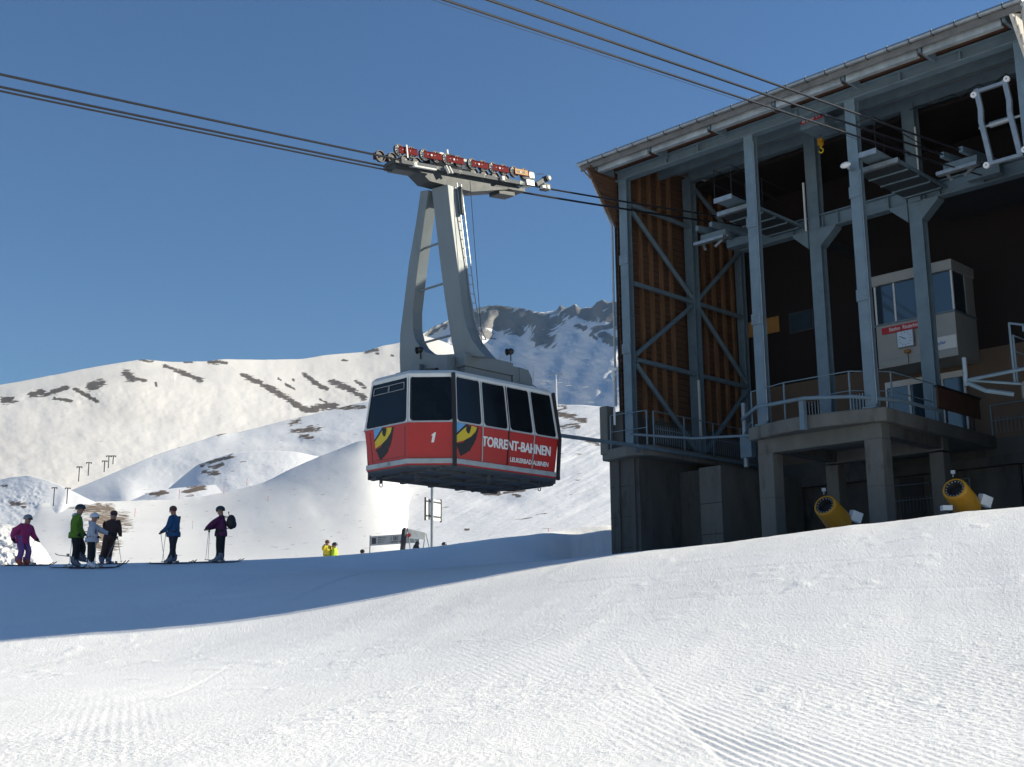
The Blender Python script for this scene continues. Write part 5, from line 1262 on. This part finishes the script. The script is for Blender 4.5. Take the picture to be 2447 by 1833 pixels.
MB().ball((.08, 0, 0), .2, 12, 8, (.75, .8, 1.15)).ball((.16, 0, -.08), .12, 10, 6, (.8, .9, 1.0)).build('bag', M['black'], bp, smooth=True)
MB().tube([(-.05, .1, .18), (-.22, .12, .1), (-.2, .13, -.15), (-.02, .1, -.2)], .014, 6).tube([(-.05, -.1, .18), (-.22, -.12, .1), (-.2, -.13, -.15), (-.02, -.1, -.2)], .014, 6).build('strap', M['ink'], bp)
MB().tube([(.0, .05, .2), (-.02, .05, .3)], .01, 5).ball((-.02, .05, .31), .022, 6, 5).build('bottle_tube', M['ink'], bp)
# people beyond the crest
D7 = 60.; p7 = at(782, 1372, D7); p7.z = at(782, 1294, D7).z-1.68
person(p7, R(150), 'person in a yellow jacket raising a hand to the face beyond the snow crest', dict(ell=(.1, .28, 1.25), wrl=(.14, .14, 1.46), hal=(.13, .10, 1.52), head=(.05, 0, 1.58)), CL['yellow'], CL['darkblue'], CL['black'], CL['boot'], 1.0, hat=CL['cap'], fat=1.15)
p8 = at(799, 1372, D7); p8.z = at(799, 1299, D7).z-1.62
person(p8, R(180), 'person in a lime jacket and dark helmet behind the one in yellow', {}, CL['lime'], CL['darkblue'], CL['black'], CL['boot'], .95, helmet=CL['helm'], goggles=True, fat=1.1)
p9 = at(865, 1372, D7); p9.z = at(865, 1316, D7).z-1.66
person(p9, R(90), 'person in a black hood, only the head above the crest, left of the banner', {}, CL['black'], CL['darkblue'], CL['black'], CL['boot'], .98, hat=CL['black'], fat=1.2)
p10 = at(1061, 1372, D7); p10.z = at(1061, 1299, D7).z-1.7
person(p10, R(90), 'person in a dark helmet, only the head above the crest, right of the sign pole', {}, CL['black'], CL['darkblue'], CL['black'], CL['boot'], 1.0, helmet=CL['helm'])

# ---------------------------------------------------------------- things beyond the crest
D = 57.
c0 = at(884, 1306, D); c1_ = at(1000, 1303, D-1.5)
bn = empty('banner', c0, 'long pale grey banner with dark print behind the snow crest', 'banner', math.atan2(c1_.y-c0.y, c1_.x-c0.x))
Lb = (c1_-c0).length
MB().box(0, Lb, -.012, .012, .03, .46).build('sheet', M['grey'], bn)
MB().tube([(0, 0, -1.3), (0, 0, .5)], .022, 6).tube([(Lb, 0, -1.3), (Lb, 0, .5)], .022, 6).build('post', M['steel_d'], bn)
FR2 = (R(90), 0, 0)
text_obj('1 SKI', .26, 'lettering', M['ink'], bn, (1.18, -.016, .20), FR2, .85, .004, .001)
MB().box(1.2, 1.62, -.016, -.013, .11, .15).box(1.72, 1.98, -.016, -.013, .11, .15).box(.12, .36, -.015, -.013, .1, .38).build('print', M['ink'], bn)
mb = MB()
for i, (a, L_) in enumerate(((.55, .12), (.55, .1), (.55, .12), (.55, .07))): mb.box(a-.08, a+L_, -.015, -.013, .36-i*.08, .39-i*.08).box(a+L_+.03, a+.42-.05*i, -.0148, -.013, .365-i*.08, .385-i*.08)
mb.build('small_print', M['steel_d'], bn)
c = at(985, 1300, D-2); zf = c.z-1.1
rk = empty('ski_rack', (c.x, c.y, zf), 'A-frame ski rack with a white panel standing in front of the banner', 'rack', R(-10))
sc_ = (D-2)/FPX
def lp2(px, py): q_ = at(px, py, D-2); return (q_.x-c.x, 0, q_.z-zf)
for (x0, y0, x1, y1) in ((974, 1262, 958, 1322), (974, 1262, 982, 1320), (1018, 1275, 1012, 1318), (1019, 1275, 1029, 1315), (982, 1266, 1000, 1318)):
    a, b_ = lp2(x0, y0), lp2(x1, y1); mb = MB().bar((a[0], -.05, a[2]), (b_[0]+(b_[0]-a[0])*.0, -.05, b_[2]), .07, .035); mb.build('leg', M['galv'], rk)
a, b_ = lp2(980, 1265), lp2(1019, 1292)
mb = MB(); A0 = Vector(lp2(976, 1264)); A1 = Vector(lp2(1019, 1274)); A2 = Vector(lp2(1019, 1291)); A3 = Vector(lp2(980, 1287))
mb.add([A0+Vector((0, -.1, 0)), A1+Vector((0, -.1, 0)), A2+Vector((0, -.1, 0)), A3+Vector((0, -.1, 0)), A0+Vector((0, -.13, 0)), A1+Vector((0, -.13, 0)), A2+Vector((0, -.13, 0)), A3+Vector((0, -.13, 0))], [(0, 1, 2, 3), (4, 7, 6, 5), (0, 4, 5, 1), (1, 5, 6, 2), (2, 6, 7, 3), (3, 7, 4, 0)])
mb.build('panel', M['signwhite'], rk)
q_ = lp2(979, 1280); MB().tube([(q_[0], -.15, q_[2]), (q_[0], -.135, q_[2])], .085, 14).build('round_logo', M['signred'], rk)
for dx in (0.05, .3, .62): 
    q_ = lp2(975, 1263); MB().bar((q_[0]+dx, -.16, q_[2]-.05-dx*.2), (q_[0]+dx+.16, -.16, q_[2]-.34-dx*.2), .012, .01).build('lashing', M['yellow'], rk)
for (px, py, ln) in ((967, 1262, 60), (995, 1296, 36)):
    q_ = lp2(px, py); e_ = lp2(px-6, py+ln)
    sb_ = empty('snowboard' if ln > 40 else 'gear_bag', (c.x+q_[0], c.y-.12, zf+e_[2]), 'snowboard leaning on the left end of the ski rack' if ln > 40 else 'dark bag of gear under the ski rack', 'snowboard' if ln > 40 else 'bag')
    if ln > 40: MB().tube([(-.1, 0, 0), (-.07, .0, .15), (.0, .02, q_[2]-e_[2]-.1), (.02, .02, q_[2]-e_[2])], [.05, .12, .12, .05], 10).build('board', M['ink'], sb_, smooth=True)
    else: MB().ball((0, 0, .3), .2, 10, 8, (.8, .6, 1.5)).ball((.05, 0, .6), .1, 8, 6).build('bag', M['ink'], sb_, smooth=True)
# sign pole with panels seen from behind
c = at(1032, 1320, 58); zf = gz(c.x, c.y)
sp = empty('sign_pole', (c.x, c.y, zf), 'tall grey pole with large sign panels turned away, below the cabin', 'sign', R(55))
tp = at(1034, 1120, 58).z-zf
MB().tube([(0, 0, 0), (0, 0, tp)], .07, 10).build('pole', M['galv'], sp, smooth=True)
z1_ = at(1045, 1192, 58).z-zf; z0_ = at(1045, 1242, 58).z-zf
MB().box(-.35, .8, .1, .14, z0_, z1_).build('panel', M['signwhite'], sp); 
MB().box(-.38, -.33, .08, .16, z0_-.05, z1_+.05).box(.78, .84, .08, .16, z0_-.05, z1_+.05).build('panel_frame', M['steel_d'], sp)
for z in (z0_+.15, z1_-.15): MB().box(-.35, .8, .07, .1, z, z+.06).build('clamp', M['steel_d'], sp)
# marker poles on the pistes
MP = [('piste', 322, 1235, 20), ('piste', 640, 1204, 18), ('piste', 460, 1265, 20), ('snow_hill', 590, 1157, 14), ('snow_hill', 535, 1175, 14), ('snow_hill', 428, 1188, 18), ('snow_hill', 1311, 1278, 15)]
names = {'piste': 'marker pole on the bright piste', 'snow_hill': 'marker pole on the hillside'}
desc = ['above the skier in blue, at the left edge of the piste', 'high on the piste left of the cabin', 'low on the piste above the skier in blue', 'near the upper rim of the middle hill', 'on the middle hill left of the highest marker', 'beside the brown patches of the middle hill', 'bright red, by the snow bank left of the station']
# hills share a name, so remember the middle hill's own table
for i, (ly, px, py, hp) in enumerate(MP):
    if ly == 'piste': q_ = onlayer('piste', px, py)
    else: q_ = at(px, py, 300 if px < 1000 else 75)
    Dm = q_.y; hh = hp/FPX*Dm
    o = empty('marker_pole', q_, 'thin red marker pole '+desc[i] if i < 6 else 'thin marker pole '+desc[i], 'marker pole', 0, 'piste marker poles')
    MB().tube([(0, 0, -.3*hh), (0, 0, hh)], .00016*Dm+.005, 6).build('shaft', M['polered'] if i != 2 else M['grey'], o)
    MB().tube([(0, 0, hh*.92), (0, 0, hh)], .00022*Dm+.006, 6).build('cap', M['polered'], o)
# drag lift pylons at left
LP = [(128, 1165, 1200, 320), (160, 1166, 1195, 320), (188, 1115, 1146, 600), (211, 1105, 1132, 640), (249, 1101, 1124, 720), (259, 1089, 1115, 780), (270, 1089, 1106, 820)]
txt = ['nearest of the drag lift pylons, left of the tall skier', 'second drag lift pylon, just above the tall skier', 'tallest looking drag lift pylon in the middle of the row', 'fourth drag lift pylon from the left, right of the tallest', 'small drag lift pylon at the lower left of the top group', 'drag lift pylon in the middle of the top group', 'highest and farthest drag lift pylon, right end of the row']
for i, (px, y0, y1, Dp) in enumerate(LP):
    q_ = at(px, y1, Dp); hh = (y1-y0)/FPX*Dp
    o = empty('lift_pylon', q_, txt[i]+', grey with a crossarm', 'lift pylon', R(10), 'drag lift pylons on the left slope')
    w_ = .00042*Dp
    MB().tube([(0, 0, -1), (0, 0, hh)], w_, 8).build('mast', M['steel_d'], o)
    MB().box(-.0022*Dp, .0022*Dp, -w_, w_, hh-w_, hh+w_*.6).build('crossarm', M['steel_d'], o)
    MB().box(-.0022*Dp, -.0016*Dp, -w_, w_, hh-w_*2.5, hh-w_).box(.0016*Dp, .0022*Dp, -w_, w_, hh-w_*2.5, hh-w_).build('sheaves', M['steel_d'], o)
# chairlift at right
q_ = at(1330, 966, 545); hh = (966-893)/FPX*545
cl_ = empty('chairlift_pylon', q_, 'tall pale chairlift pylon with a wide double crossarm in front of the shaded peak', 'lift pylon', R(5))
MB().tube([(0, 0, -2), (0, 0, hh)], [.38, .25], 10).build('mast', M['signwhite'], cl_, smooth=True)
MB().box(-2.9, 3.0, -.15, .15, hh+.0, hh+.25).box(-2.6, 2.7, -.1, .1, hh+.85, hh+1.0).build('crossarm', M['galv'], cl_)
for x in (-2.5, 2.6): MB().box(x-.5, x+.5, -.4, .4, hh-.1, hh+.05).box(x-.1, x+.1, -.1, .1, hh+.2, hh+.9).build('sheave_train', M['grey'], cl_)
for i, (px, py) in enumerate(((1298, 917), (1337, 914), (1359, 921), (1400, 924), (1429, 930), (1476, 929))):
    q_ = at(px, py, 500)
    o = empty('lift_chair', q_, ['empty lift chair just left of the chairlift pylon', 'empty lift chair just right of the chairlift mast', 'second empty lift chair right of the chairlift pylon', 'third empty lift chair right of the chairlift pylon', 'fourth empty lift chair right of the chairlift pylon', 'empty lift chair beside the left corner column of the station'][i], 'lift chair', 0, 'chairs of the chairlift')
    MB().box(-1.2, 1.2, -.3, .3, -.15, .02).build('seat', M['signwhite'] if i != 4 else M['grey'], o)
    MB().box(-1.15, 1.15, .25, .35, .0, .35).build('backrest', M['grey'], o)
    MB().tube([(0, .2, .3), (0, .2, 2.4)], .06, 6).build('hanger', M['grey'], o)
q_ = at(1275, 917, 500); o = empty('antenna', at(1275, 965, 500), 'thin dark mast left of the chairlift pylon', 'mast'); MB().tube([(0, 0, 0), (0, 0, 14)], .10, 6).build('mast', M['steel_d'], o)

# ---------------------------------------------------------------- air
hz = MB().box(-3500, 3500, -3500, 3500, -24, 830).build('haze', M['grey'])
hm = bpy.data.materials.new('haze'); hm.use_nodes = True; hm.node_tree.nodes.clear()
ho = hm.node_tree.nodes.new('ShaderNodeOutputMaterial'); hv = hm.node_tree.nodes.new('ShaderNodeVolumePrincipled')
hv.inputs['Color'].default_value = (.50, .74, 1.0, 1); hv.inputs['Density'].default_value = 3.5e-5; hv.inputs['Anisotropy'].default_value = .0
hm.node_tree.links.new(hv.outputs[0], ho.inputs['Volume']); hz.data.materials.clear(); hz.data.materials.append(hm); hz['kind'] = 'stuff'
